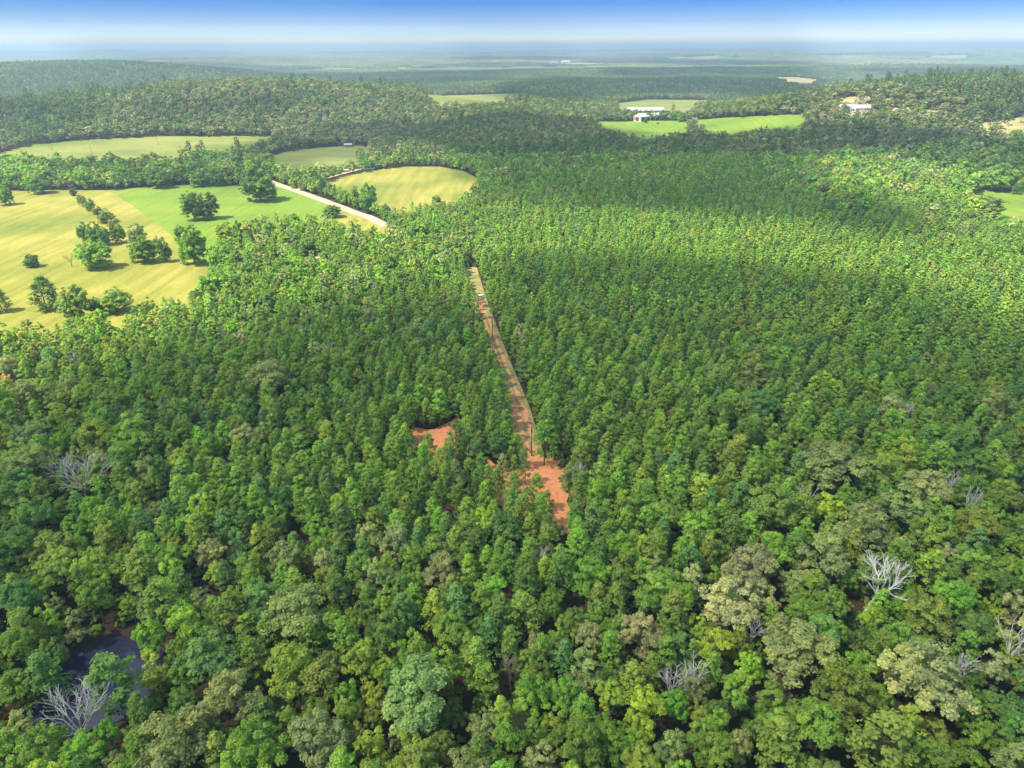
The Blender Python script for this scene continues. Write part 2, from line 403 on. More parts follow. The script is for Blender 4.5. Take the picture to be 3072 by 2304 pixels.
F_FAR4 = poly([(1480, 262), (1560, 256), (1640, 252), (1700, 249), (1742, 250), (1735, 262, 18), (1690, 264, 18), (1640, 262, 18), (1580, 276, 18), (1540, 272, 18)])
F_RIGHT = poly([(2090, 430), (2120, 412), (2212, 418), (2330, 425), (2330, 500, T), (2212, 490, T), (2150, 478, T), (2110, 462, T)])
F_HILL1 = poly([(1790, 218), (1830, 211), (1885, 210), (1870, 222), (1880, 236), (1862, 250, 6), (1820, 244, 6), (1795, 232)])
F_HILL2 = poly([(1895, 216), (1925, 214), (1945, 230), (2010, 240), (2050, 242), (2040, 254, 4), (1960, 246, 4), (1900, 236, 4)])
F_HILL3 = poly([(2115, 268), (2170, 262), (2230, 250), (2260, 268), (2230, 290, 6), (2160, 288, 6), (2120, 280, 6)])
F_BACK = poly([(1670, 168), (1720, 168), (1790, 176), (1750, 184, T), (1700, 178, T)])
F_PALE1 = poly([(2010, 122), (2090, 120), (2085, 128), (2015, 129)])
F_PALE2 = poly([(1800, 121), (1890, 120), (1885, 125), (1805, 126)])
F_PALE3 = poly([(1140, 190), (1180, 186), (1195, 189), (1150, 194)])
F_PALE4 = poly([(1600, 186), (1560, 190), (1610, 193), (1640, 190)])
F_PALE5 = poly([(1100, 146), (1170, 144), (1190, 149), (1120, 152)])
F_WHITE = poly([(640, 412), (620, 385), (600, 380)])

def strip(center, widths):
    c = np.asarray(center, float); w = np.asarray(widths, float) * np.ones(len(c))
    d = np.gradient(c, axis=0); nrm = np.stack([-d[:, 1], d[:, 0]], -1); nrm /= np.linalg.norm(nrm, axis=1)[:, None]
    return np.concatenate([c + nrm * w[:, None] / 2, (c - nrm * w[:, None] / 2)[::-1]])
def smooth_line(P, n):
    P = np.asarray(P, float); t = np.arange(len(P)); u = np.linspace(0, len(P) - 1, n); out = []
    for q in u:
        i = min(int(q), len(P) - 2); f = q - i
        p0, p1, p2, p3 = P[max(i - 1, 0)], P[i], P[i + 1], P[min(i + 2, len(P) - 1)]
        out.append(0.5 * ((2 * p1) + (-p0 + p2) * f + (2 * p0 - 5 * p1 + 4 * p2 - p3) * f * f + (-p0 + 3 * p1 - 3 * p2 + p3) * f ** 3))
    return np.array(out)
TRACK_L = smooth_line(poly([(1015, 578), (1021, 600), (1034, 645), (1050, 695), (1066, 740), (1084, 790), (1104, 840), (1121, 885), (1134, 935), (1148, 985), (1160, 1025)]), 46)
P_TRACK = strip(TRACK_L[9:], np.linspace(3.4, 5.6, len(TRACK_L) - 9) * (1 + 0.2 * np.sin(np.arange(len(TRACK_L) - 9) * 1.7)))
P_CLEAR = poly([(1055, 990), (1068, 1004), (1100, 1020), (1120, 1014), (1150, 985), (1216, 992), (1220, 1030), (1228, 1066), (1236, 1098, 9), (1200, 1080, 9), (1150, 1060, 9), (1100, 1042, 9), (1056, 1020, 9), (1040, 1004, 4)])
P_CLEAR2 = poly([(893, 925), (940, 931), (990, 900), (994, 930, 7), (960, 948, 11), (912, 960, 11), (885, 940, 5)])
P_CLEAR3 = poly([(990, 650), (1008, 655), (1006, 715), (994, 700)])
P_CLEAR4 = poly([(1230, 1060), (1290, 1050), (1300, 1080), (1250, 1100)])
ROAD_L = smooth_line(poly([(480, 345), (530, 372), (570, 388), (600, 400), (650, 417), (700, 435), (760, 458), (800, 472), (835, 490)]), 40)
P_ROAD = strip(ROAD_L, 8.5)
LANE_L = smooth_line(poly([(640, 412), (675, 395), (715, 383), (760, 371), (810, 358), (850, 348)]), 24)
P_LANE = strip(LANE_L, 5.5)
P_YARD = poly([(632, 560), (690, 555), (720, 568), (700, 580), (640, 575)])
P_GLADES = [poly([(505, 545), (530, 540), (535, 570), (508, 575)]), poly([(225, 715), (270, 705), (280, 740), (235, 750)])]

sheet('hay_meadow', F_HAY, M_HAY, 7, 'yellow mown hay meadow with scattered trees', 0.15)
sheet('green_pasture', F_GREEN, M_GREEN, 8, 'bright green pasture with a lone round oak', 0.15)
sheet('upper_pasture', F_UP, M_PALE, 14, 'pale green pasture crossed by a row of poles', 0.3)
sheet('middle_pasture', F_MID, M_PALE, 10, 'dull green pasture behind the road')
sheet('dry_meadow', F_YEL, M_HAY, 9, 'golden dry meadow beyond the sandy road')
sheet('far_pasture', F_FAR1, M_PALE, 20, 'narrow pale pasture in the far woods', 0.4)
sheet('far_pasture', F_FAR2, M_PALE, 18, 'pale pasture behind the white roofed farm', 0.4)
sheet('far_pasture', F_FAR3, M_GREEN, 16, 'green pasture in front of the white roofed farm', 0.35)
sheet('far_pasture', F_FAR4, M_GREEN, 16, 'bright strip of pasture right of the white roofed farm', 0.35)
sheet('right_pasture', F_RIGHT, M_GREEN, 8, 'sunlit pasture at the right edge', 0.2)
for q in (F_HILL1, F_HILL2, F_HILL3): sheet('dry_clearing', q, M_TAN, 12, 'dry pale clearing on the wooded hill', 0.5)
sheet('far_clearing', F_BACK, M_TAN, 40, 'pale clearing behind the wooded hill', 1.0)
for q in (F_PALE1, F_PALE2, F_PALE3, F_PALE4, F_PALE5): sheet('far_clearing', q, M_TAN, 90, 'pale open ground far away in the woods', 2.5)
sheet('grassy_verge', strip(TRACK_L, 8.0), M_VERGE, 1.8, 'strip of rough grass along the dirt track', 0.08)
sheet('dirt_track', P_TRACK, M_TRACK, 1.6, 'straight reddish dirt track cut through the pines', 0.12)
def offset_line(L, o):
    d = np.gradient(L, axis=0); q = np.stack([d[:, 1], -d[:, 0]], -1); q /= np.linalg.norm(q, axis=1)[:, None]
    return L + q * o
sheet('grass_strip', strip(offset_line(TRACK_L[12:-4], -0.5), 0.9 + 0.5 * np.sin(np.arange(len(TRACK_L) - 16) * 1.1)), M_VERGE, 1.2, 'grassy middle between the wheel ruts of the track', 0.165)
sheet('red_clearing', P_CLEAR, M_RED, 1.6, 'open patch of bare red clay at the end of the track', 0.17, 1.2)
sheet('red_clearing', P_CLEAR2, M_RED, 1.6, 'smaller patch of bare red clay left of the track', 0.17, 1.0)
sheet('red_clearing', P_CLEAR3, M_RED, 3, 'sliver of red clay beside the upper track', 0.17)
sheet('red_clearing', P_CLEAR4, M_RED, 1.6, 'brown red bare ground under the pines', 0.17, 0.8)
sheet('road_shoulder', F_SHOULDER, M_HAY, 5, 'grassy shoulder below the sandy road', 0.18)
sheet('country_road', P_ROAD, M_SAND, 3, 'pale sandy country road between the pastures', 0.3)
sheet('farm_lane', P_LANE, M_SAND, 3, 'pale lane leading to the white mobile home', 0.3)
sheet('bare_yard', P_YARD, M_SAND, 3, 'small sandy opening among the trees', 0.2)
for q in P_GLADES: sheet('grass_glade', q, M_HAY, 4, 'small sunny grass glade among the trees', 0.2)

# pond
def build_pond():
    px, py, rx, ry = POND_C
    a = np.linspace(0, 2 * math.pi, 72, endpoint=False)
    w = 1 + 0.14 * np.sin(3 * a + 1) + 0.07 * np.sin(7 * a)
    lvl = float(terrain(px, py)) + 1.5
    m, n, l, p = new_mat('dark_water')
    p.inputs['Base Color'].default_value = (0.026, 0.026, 0.050, 1); p.inputs['Roughness'].default_value = 0.02; p.inputs['IOR'].default_value = 1.45
    t = n.new('ShaderNodeTexNoise'); t.inputs['Scale'].default_value = 1.6; t.inputs['Detail'].default_value = 3
    g = n.new('ShaderNodeNewGeometry'); b = n.new('ShaderNodeBump'); b.inputs['Strength'].default_value = 0.02; b.inputs['Distance'].default_value = 0.05
    l.new(g.outputs['Position'], t.inputs['Vector']); l.new(t.outputs[0], b.inputs['Height']); l.new(b.outputs[0], p.inputs['Normal'])
    V = [(px, py, lvl)] + [(px + rx * 1.02 * w[i] * math.cos(q), py + ry * 1.02 * w[i] * math.sin(q), lvl) for i, q in enumerate(a)]
    me = mesh_np('pond', np.array(V), [[0, 1 + i, 1 + (i + 1) % 72] for i in range(72)], [m])
    tag(add('pond', me), 'dark still pond hidden among the trees', kind='structure')
    P = np.array([(px + rx * 1.10 * math.cos(q), py + ry * 1.10 * math.sin(q)) for q in a[::3]])
    sheet('pond_bank', P, M_BANK, 2.0, 'brown muddy bank round the pond', 0.12)
build_pond()
px_, py_, prx, pry = POND_C
P_POND = np.array([(px_ + prx * 0.93 * math.cos(q), py_ + pry * (0.90 if math.sin(q) > 0 else 1.12) * math.sin(q)) for q in np.linspace(0, 6.28, 24, endpoint=False)])

OPEN = [F_HAY, F_GREEN, F_UP, F_MID, F_YEL, F_FAR1, F_FAR2, F_FAR3, F_FAR4, F_SHOULDER, F_RIGHT, F_BACK, F_PALE1, F_PALE2, F_PALE3, F_PALE4, F_PALE5,
        P_CLEAR2, P_CLEAR3, P_CLEAR4, P_YARD, *P_GLADES, P_POND]
OPEN_W = [strip(TRACK_L, 9.8), P_CLEAR, strip(ROAD_L, 13), strip(LANE_L, 9)]
def blocked(x, y):
    r = np.zeros(np.shape(x), bool); x = np.asarray(x, float); y = np.asarray(y, float)
    wx = x + (fbm(x, y, 22, 93) - 0.5) * 16; wy = y + (fbm(x, y, 22, 94) - 0.5) * 16        # ragged wood margins round the pastures
    for P in OPEN[:13]: r |= inside(P, wx, wy)
    for P in OPEN[13:] + OPEN_W: r |= inside(P, x, y)
    return r

# ------------------------------------------------------------------ clouds (unseen above the frame, outlined after the shade they throw)
CLOUD_Z = 900.0
def cloud_mat():
    m, n, l, p = new_mat('cloud'); n.remove(p); out = n['Material Output']
    a = n.new('ShaderNodeAttribute'); a.attribute_name = 'thick'
    t = n.new('ShaderNodeTexNoise'); t.inputs['Scale'].default_value = 0.011; t.inputs['Detail'].default_value = 3
    g = n.new('ShaderNodeNewGeometry'); l.new(g.outputs['Position'], t.inputs['Vector'])
    mr = n.new('ShaderNodeMapRange'); mr.inputs['From Min'].default_value = 0.3; mr.inputs['From Max'].default_value = 0.7; mr.inputs['To Min'].default_value = 0.8; mr.inputs['To Max'].default_value = 1.15
    l.new(t.outputs[0], mr.inputs['Value'])
    mu = n.new('ShaderNodeMath'); mu.operation = 'MULTIPLY'; mu.use_clamp = True
    l.new(a.outputs['Fac'], mu.inputs[0]); l.new(mr.outputs[0], mu.inputs[1])
    tr = n.new('ShaderNodeBsdfTransparent'); d = n.new('ShaderNodeBsdfDiffuse'); tl = n.new('ShaderNodeBsdfTranslucent')
    d.inputs['Color'].default_value = (0.9, 0.9, 0.9, 1); tl.inputs['Color'].default_value = (0.9, 0.9, 0.9, 1)
    w = n.new('ShaderNodeMixShader'); w.inputs[0].default_value = 0.5; l.new(d.outputs[0], w.inputs[1]); l.new(tl.outputs[0], w.inputs[2])
    f = n.new('ShaderNodeMixShader'); l.new(mu.outputs[0], f.inputs[0]); l.new(tr.outputs[0], f.inputs[1]); l.new(w.outputs[0], f.inputs[2])
    l.new(f.outputs[0], out.inputs['Surface'])
    return m
M_CLOUD = cloud_mat()
def cloud(P, dens, soft, cell, label, near_dens=None, zc=CLOUD_Z):
    P = np.asarray(P, float)
    mn, mxx = P.min(0) - soft, P.max(0) + soft
    xs = np.arange(mn[0], mxx[0] + cell, cell); ys = np.arange(mn[1], mxx[1] + cell, cell)
    gx, gy = np.meshgrid(xs, ys, indexing='ij')
    ed = edge_dist(P, gx, gy) * np.where(inside(P, gx, gy), 1, -1) + (fbm(gx, gy, soft * 2.2, 41) - 0.5) * soft * 1.6
    D = np.clip(ed / soft * 0.5 + 0.5, 0, 1); D = D * D * (3 - 2 * D)
    dd = dens * np.ones_like(D)
    if near_dens is not None:
        f = np.clip((np.hypot(gx, gy) - near_dens[1]) / near_dens[2], 0, 1); dd = near_dens[0] * (1 - f) + dens * f
    lump = fbm(gx, gy, 130, 51)
    off = sun_dir * ((zc - 5) / sun_dir.z)
    top = zc + D * (8 + 20 * lump); bot = zc - D * (4 + 6 * lump)
    keep = D > 0.01
    cells = keep[:-1, :-1] | keep[1:, :-1] | keep[:-1, 1:] | keep[1:, 1:]
    idx = np.arange(D.size).reshape(D.shape)
    i, j = np.nonzero(cells)
    q = np.stack([idx[i, j], idx[i + 1, j], idx[i + 1, j + 1], idx[i, j + 1]], -1)
    used = np.unique(q); remap = np.full(D.size, -1); remap[used] = np.arange(len(used)); q = remap[q]
    X = (gx.ravel() + off.x)[used]; Y = (gy.ravel() + off.y)[used]
    V = np.concatenate([np.stack([X, Y, top.ravel()[used]], -1), np.stack([X, Y, bot.ravel()[used]], -1)])
    me = mesh_np('cloud', V, [np.concatenate([q, q[:, ::-1] + len(used)])], [M_CLOUD], smooth=True)
    a = me.attributes.new('thick', 'FLOAT', 'POINT'); v = (D * dd).ravel()[used].astype(np.float32)
    a.data.foreach_set('value', np.concatenate([v, v]))
    return tag(add('cloud', me), label, kind='structure')
H8 = 8.0
_g = random.Random(12); _n = 0
for _k in range(60):  # unseen clouds added at random to darken patches of the far plain
    if _n >= 16: break
    _d = _g.uniform(2600, 9800); _a = R(_g.uniform(-36, 36)); _w = _d * _g.uniform(0.07, 0.17); _h = _d * _g.uniform(0.05, 0.09)
    _cx, _cy = _d * math.sin(_a), _d * math.cos(_a); _n += 1
    _P = [(_cx + _w * math.cos(t) * _g.uniform(.75, 1.2), _cy + _h * math.sin(t) * _g.uniform(.7, 1.25)) for t in np.linspace(0, 2 * math.pi, 12, endpoint=False)]
    cloud(_P, 0.5, _h * 0.25, max(30, _h * 0.14), 'unseen cloud added at random to shade the far plain')
cloud(poly([(-200, 1000, H8), (0, 900, H8), (150, 830, H8), (300, 765, H8), (480, 735, H8), (620, 690, H8), (760, 640, H8), (950, 615, H8), (1000, 660, H8), (1080, 640, H8), (1075, 590, H8), (1180, 566, H8), (1300, 558, H8), (1500, 566, H8), (1700, 582, H8), (1850, 604, H8), (1970, 632, H8), (2070, 668, H8), (2200, 730, H8), (2400, 820, H8)]).tolist()
      + [(420, 60), (420, -250), (-420, -250), (-320, 60)], 0.53, 22, 14, 'broad grey white cloud over the pines', near_dens=(0.43, 190, 120))
cloud(poly([(830, 290, H8), (1000, 340, H8), (1052, 400, H8), (1060, 424, H8), (1250, 446, H8), (1500, 464, H8), (1750, 484, H8), (1880, 508, H8), (1990, 496, H8), (1920, 450, H8), (1760, 405, H8), (1725, 365, H8), (1800, 335, H8), (2000, 352, H8), (2300, 390, H8), (2300, 300, H8), (2212, 292, H8), (1900, 262, H8), (1700, 262, H8), (1600, 275, H8), (1450, 290, H8), (1300, 262, H8), (1130, 238, H8), (1000, 262, H8), (880, 268, H8)]), 0.57, 30, 18, 'long grey white cloud over the middle woods')
cloud(poly([(1060, 200), (1200, 176), (1500, 172), (1780, 182), (1760, 212), (1640, 222), (1500, 212), (1330, 216), (1250, 232), (1120, 220)]), 0.52, 45, 26, 'flat cloud over the far dark woods')
cloud(poly([(120, 368), (400, 345), (560, 305), (760, 285), (900, 272), (880, 330), (790, 350), (690, 345), (590, 380), (500, 402), (400, 402), (180, 408)]), 0.40, 20, 14, 'small thin cloud over the tree line')
cloud(poly([(-60, 232), (120, 228), (250, 240), (200, 262), (-60, 268)]), 0.42, 40, 24, 'small cloud over the left woods')
cloud(poly([(350, 232), (560, 228), (700, 238), (520, 250), (380, 250)]), 0.38, 40, 24, 'small thin cloud over the wooded rise')
cloud(poly([(650, 160), (1050, 160), (1100, 178), (950, 190), (700, 178)]), 0.52, 90, 60, 'cloud over the far valley')
cloud(poly([(150, 138), (500, 140), (700, 150), (640, 160), (300, 152)]), 0.5, 90, 60, 'cloud over the left ridge')
cloud(poly([(1400, 131), (1760, 138), (1800, 148), (1500, 146), (1380, 140)]), 0.55, 140, 90, 'cloud over the far plain')
cloud(poly([(1000, 126), (1250, 125), (1230, 132), (1000, 133)]), 0.5, 160, 100, 'remote cloud over the far plain')
cloud(poly([(1900, 160), (2212, 166), (2350, 180), (2100, 178)]), 0.5, 80, 60, 'cloud behind the right hill')

# ------------------------------------------------------------------ tree models
def cards(C, N, size, asp=1.0, droop=None):
    """quads at C with normals N; size (n,) ; returns V, F"""
    n = len(C)
    N = N / np.linalg.norm(N, axis=1)[:, None]
    h = rng.normal(size=(n, 3)); u = np.cross(N, h); u /= np.linalg.norm(u, axis=1)[:, None] + 1e-9
    if droop is not None:
        u = droop - (droop * N).sum(1)[:, None] * N; u /= np.linalg.norm(u, axis=1)[:, None] + 1e-9
    w = np.cross(N, u); s = size[:, None] * 0.5
    V = np.stack([C - u * s * asp - w * s * 0.45, C - w * s * 0.9 + u * s * 0.2, C + u * s * asp + w * s * 0.2, C + w * s * 0.9 - u * s * 0.1], 1).reshape(-1, 3)
    F = np.arange(n * 4).reshape(n, 4)
    return V, F
def rand_dirs(n):
    v = rng.normal(size=(n, 3)); return v / np.linalg.norm(v, axis=1)[:, None]
def crown_broad(nl, nc, nk, cs, R0=5.0, base=4.2, top=14.0, flat=0.8, gap=0.0):
    """lobed crown: nl lobes, nc clumps per lobe, nk leaf cards per clump"""
    mid = (base + top) / 2; hh = (top - base) / 2
    lobes = [(np.array([0, 0, mid + hh * 0.42]), R0 * 0.56)]
    for k in range(nl - 1):
        a = k * 2.399 + rng.random() * 0.8; t = rng.uniform(-0.75, 0.35); rad = R0 * rng.uniform(0.48, 0.66) * math.sqrt(max(0.15, 1 - t * t * 0.8))
        lobes.append((np.array([math.cos(a) * rad, math.sin(a) * rad, mid + hh * t]), R0 * rng.uniform(0.34, 0.50)))
    C = []; N = []; Sz = []; CV = []
    for c, r in lobes:
        lv = rng.uniform(0.3, 0.7)
        for d in rand_dirs(nc * 2):
            if d[2] < -0.25 and rng.random() < 0.85: continue
            cc = c + d * r * rng.uniform(0.62, 1.14) * np.array([1, 1, flat])
            if rng.random() < gap: continue
            rc = R0 * rng.uniform(0.10, 0.20); n = int(nk * (rc / R0 / 0.15) ** 1.5 * rng.uniform(0.7, 1.2))
            e = rand_dirs(n); e[:, 2] = np.abs(e[:, 2]) * 0.9 + e[:, 2] * 0.1
            p = cc + e * (rc * rng.uniform(0.55, 1.1, n))[:, None]
            nn = e * 0.8 + d * 0.35 + rng.normal(size=(n, 3)) * 0.34 + np.array([0, 0, 0.45])
            C.append(p); N.append(nn); Sz.append(rng.uniform(0.7, 1.35, n) * cs)
            CV.append(np.clip(lv + rng.uniform(-0.18, 0.18) + rng.normal(size=n) * 0.16, 0, 1))
    C = np.concatenate(C); N = np.concatenate(N); Sz = np.concatenate(Sz); CV = np.concatenate(CV)
    V, F = cards(C, N, Sz)
    return V, F, CV
def crown_pine(nc, nk, cs, R0=2.8, base=3.4, top=13.0, point=0.7, asp=1.2):
    C = []; N = []; Sz = []; CV = []; Dp = []
    lean = rng.normal(size=2) * 0.25
    for k in range(nc):
        t = ((k + rng.random()) / nc) ** 0.8
        prof = (min(1.0, t / 0.30 + 0.45)) * max(0.0, 1 - t ** 2.6) ** point + 0.06
        a = k * 2.399 + rng.normal() * 0.35; rad = R0 * prof * rng.uniform(0.55, 1.12)
        z = base + (top - base) * t
        c = np.array([math.cos(a) * rad + lean[0] * t, math.sin(a) * rad + lean[1] * t, z + rng.uniform(-0.3, 0.3)])
        rc = R0 * rng.uniform(0.24, 0.38) * (1.0 - 0.25 * t); n = int(nk * rng.uniform(0.7, 1.3))
        e = rand_dirs(n); e[:, 2] = np.abs(e[:, 2])
        out = np.array([math.cos(a), math.sin(a), 0.5])
        p = c + e * (rc * rng.uniform(0.35, 1.1, n))[:, None] - out * (rng.random(n) * rad * 0.35)[:, None]
        C.append(p); N.append(rand_dirs(n) * 0.4 + e * 0.8 + out * 0.2 + np.array([0, 0, 0.5])); Dp.append(e + out * 0.5 + np.array([0, 0, 0.6]))
        Sz.append(rng.uniform(0.7, 1.3, n) * cs); CV.append(np.clip(0.38 + t * 0.18 + rng.uniform(-0.2, 0.2) + rng.normal(size=n) * 0.15, 0, 1))  # tone also lightens with height up the crown
    C = np.concatenate(C); N = np.concatenate(N); Sz = np.concatenate(Sz); CV = np.concatenate(CV); Dp = np.concatenate(Dp)
    V, F = cards(C, N, Sz, asp, Dp)
    return V, F, CV
def trunk_mb(h, r, limbs=7, spread=3.2, start=0.35, n=6, lift=0.9):
    m = MB(); top = Vector((random.uniform(-.3, .3), random.uniform(-.3, .3), h))
    p = Vector((0, 0, -0.6)); segs = 4
    pts = [p] + [Vector((top.x * t + random.uniform(-.12, .12), top.y * t + random.uniform(-.12, .12), h * t)) for t in (0.25, 0.5, 0.75, 1.0)]
    for i in range(4): m.tube(pts[i], pts[i + 1], r * (1 - 0.24 * i) , r * (1 - 0.24 * (i + 1)) + 0.01, n)
    for k in range(limbs):
        t = start + (0.95 - start) * k / max(1, limbs - 1); a = k * 2.4 + random.random()
        b = pts[0].lerp(pts[4], t); L = spread * (1.15 - t) * random.uniform(0.8, 1.2)
        mid = b + Vector((math.cos(a) * L * .55, math.sin(a) * L * .55, L * .35 * lift)); e = b + Vector((math.cos(a) * L, math.sin(a) * L, L * .75 * lift))
        rr = r * (1 - 0.75 * t) * 0.55
        m.tube(b, mid, rr, rr * .7, 5); m.tube(mid, e, rr * .7, rr * .25, 5)
    return m
def joined(name, V, F, CV, tm, leafm):
    tv = np.array(tm.v); nv = len(V)
    q4 = [f for f in tm.f if len(f) == 4]
    blocks = [F, np.array(q4) + nv]; k = len(q4)
    return mesh_np(name, np.concatenate([V, tv]), blocks, [leafm, M_BARK], mat_idx=np.concatenate([np.zeros(len(F)), np.ones(k)]),
                   face_attr=np.concatenate([CV, np.full(k, .5)]))
PROTO = {}     # kind -> list of (joined mesh, crown mesh, trunk mesh)
def make_protos():
    hi = []
    for i in range(9):
        nl = (8, 10, 7, 11, 9, 8, 12, 7, 9)[i]; fl = (0.8, 0.7, 0.95, 0.75, 0.85, 0.9, 0.7, 1.05, 0.8)[i]
        V, F, CV = crown_broad(nl, 12, 62, 0.36, base=(4.0, 5.0, 2.6, 4.4, 3.2, 3.8, 5.2, 2.2, 4.0)[i], flat=fl, gap=(0, .1, 0, .2, .05, 0, .12, 0, .25)[i])
        tm = trunk_mb(10.5, 0.26, 9, 4.6, 0.28)
        hi.append((joined('broadleaf_model', V, F, CV, tm, M_LEAF), mesh_np('crown', V, [F], [M_LEAF], face_attr=CV), tm.mesh('trunk', M_BARK)))
    PROTO['B'] = hi
    PROTO['Bm'] = []
    for i in range(6):
        V, F, CV = crown_broad(8, 7, 12, 0.95, base=3.4, flat=0.85); tm = trunk_mb(9, 0.26, 3, 3, 0.4, 4)
        PROTO['Bm'].append((joined('broadleaf_model', V, F, CV, tm, M_LEAF), None, None))
    PROTO['Bl'] = []
    for i in range(6):
        V, F, CV = crown_broad(6, 5, 5, 1.9, base=2.5, flat=0.85); tm = trunk_mb(7, 0.25, 0, 3, 0.4, 3)
        PROTO['Bl'].append((joined('broadleaf_model', V, F, CV, tm, M_LEAF), None, None))
    hp = []
    for i in range(8):
        V, F, CV = crown_pine((46, 54, 40, 60, 50, 44, 52, 48)[i], 36, 0.37, point=(0.7, 0.85, 0.6, 0.75, 0.55, 0.9, 0.65, 0.8)[i])
        tm = trunk_mb(12, 0.15, 8, 2.2, 0.2, 5, 0.5)
        hp.append((joined('pine_model', V, F, CV, tm, M_NEEDLE), mesh_np('crown', V, [F], [M_NEEDLE], face_attr=CV), tm.mesh('trunk', M_BARK)))
    PROTO['P'] = hp
    PROTO['Pm'] = []
    for i in range(6):
        V, F, CV = crown_pine(26, 11, 0.72, point=(0.7, 0.85, 0.6, 0.75, 0.55, 0.9)[i], asp=1.3); tm = trunk_mb(11, 0.15, 0, 2, 0.4, 4)
        PROTO['Pm'].append((joined('pine_model', V, F, CV, tm, M_NEEDLE), None, None))
    PROTO['Pl'] = []
    for i in range(5):
        V, F, CV = crown_pine(13, 6, 1.35, R0=3.0, asp=1.1); tm = trunk_mb(10, 0.16, 0, 2, 0.4, 3)
        PROTO['Pl'].append((joined('pine_model', V, F, CV, tm, M_NEEDLE), None, None))
    # tall bare-stemmed pines of the old stand
    PROTO['T'] = []
    for i in range(4):
        V, F, CV = crown_pine(34, 18, 0.75, R0=3.4, base=11, top=22, point=0.45); tm = trunk_mb(20.5, 0.25, 8, 3.0, 0.5, 5, 0.4)
        PROTO['T'].append((joined('tall_pine_model', V, F, CV, tm, M_NEEDLE), mesh_np('crown', V, [F], [M_NEEDLE], face_attr=CV), tm.mesh('trunk', M_BARK)))
    # dense cedar cones
    PROTO['C'] = []
    for i in range(2):
        V, F, CV = crown_pine(90, 26, 0.42, R0=3.3, base=0.6, top=9.5, point=0.85); tm = trunk_mb(9, 0.2, 4, 2, 0.2, 5, 0.4)
        PROTO['C'].append((joined('cedar_model', V, F, CV, tm, M_NEEDLE), mesh_np('crown', V, [F], [M_NEEDLE], face_attr=CV), tm.mesh('trunk', M_BARK)))
    # field trees and bushes with foliage down to the ground
    PROTO['F'] = []
    for i in range(5):
        V, F, CV = crown_broad(20, 12, 44, 0.42, base=0.2, top=10.0, flat=0.95, gap=(0, .1, .05, 0, .15)[i]); tm = trunk_mb(7.0, 0.28, 6, 2.6, 0.2)
        PROTO['F'].append((joined('field_tree_model', V, F, CV, tm, M_LEAF), mesh_np('crown', V, [F], [M_LEAF], face_attr=CV), tm.mesh('trunk', M_BARK)))
make_protos()
REF = {'B': (5.0, 14.0), 'P': (2.6, 13.0), 'T': (3.4, 22.0), 'C': (3.3, 9.5), 'F': (5.0, 10.0)}   # crown radius, height of the models

def far_patch(name, size, n, r, seed):
    """a piece of distant canopy: n lumpy crowns on a size x size square"""
    g = np.random.default_rng(seed); V = []; F = []; CV = []
    k = int(math.sqrt(n)); b = 0
    for i in range(k):
        for j in range(k):
            x = (i + g.random()) / k * size - size / 2; y = (j + g.random()) / k * size - size / 2
            rr = r * g.uniform(0.7, 1.3); h = g.uniform(9, 16) * (1 + 0.3 * (r > 9)); cv = g.uniform(0.15, 0.85); m = 7
            ring0 = [(x + math.cos(a) * rr * g.uniform(.8, 1.2), y + math.sin(a) * rr * g.uniform(.8, 1.2), h * 0.15) for a in np.arange(m) * 2 * math.pi / m]
            ring1 = [(x + math.cos(a) * rr * g.uniform(.65, 1.05), y + math.sin(a) * rr * g.uniform(.65, 1.05), h * g.uniform(.6, .8)) for a in np.arange(m) * 2 * math.pi / m]
            V += ring0 + ring1 + [(x, y, h)]
            for q in range(m):
                q2 = (q + 1) % m
                F.append([b + q, b + q2, b + m + q2]); F.append([b + q, b + m + q2, b + m + q]); F.append([b + m + q, b + m + q2, b + 2 * m])
                CV += [cv + g.uniform(-.15, .15)] * 3
            b += 2 * m + 1
    return mesh_np(name, np.array(V), [np.array(F)], [M_LEAF], face_attr=np.clip(CV, 0, 1))
PROTO['X'] = [(far_patch('woods_patch', 90, 121, 5.2, s), None, None) for s in (1, 2, 3)]
PROTO['Y'] = [(far_patch('woods_patch', 260, 169, 12, s), None, None) for s in (4, 5, 6)]

# ------------------------------------------------------------------ tints (own leaf colours)
TINT = {
    'mid green': (0.128, 0.215, 0.030), 'dark green': (0.086, 0.158, 0.029), 'grey green': (0.158, 0.212, 0.056),
    'pale grey': (0.215, 0.258, 0.082), 'bright green': (0.132, 0.250, 0.029), 'lime green': (0.178, 0.285, 0.030),
    'yellow green': (0.185, 0.255, 0.032), 'chartreuse': (0.240, 0.315, 0.030), 'blue green': (0.092, 0.185, 0.042), 'olive green': (0.140, 0.196, 0.032),
    'rusty orange': (0.28, 0.19, 0.06), 'pale yellow': (0.225, 0.268, 0.075)}
TINT = {k: (r * 1.02, g * 0.935, b * 1.22) for k, (r, g, b) in TINT.items()}
def jitter_tint(c, s=0.10):
    c = np.array(c); return tuple(c * (1 + rng.normal() * s) * (1 + rng.normal(size=3) * 0.04))

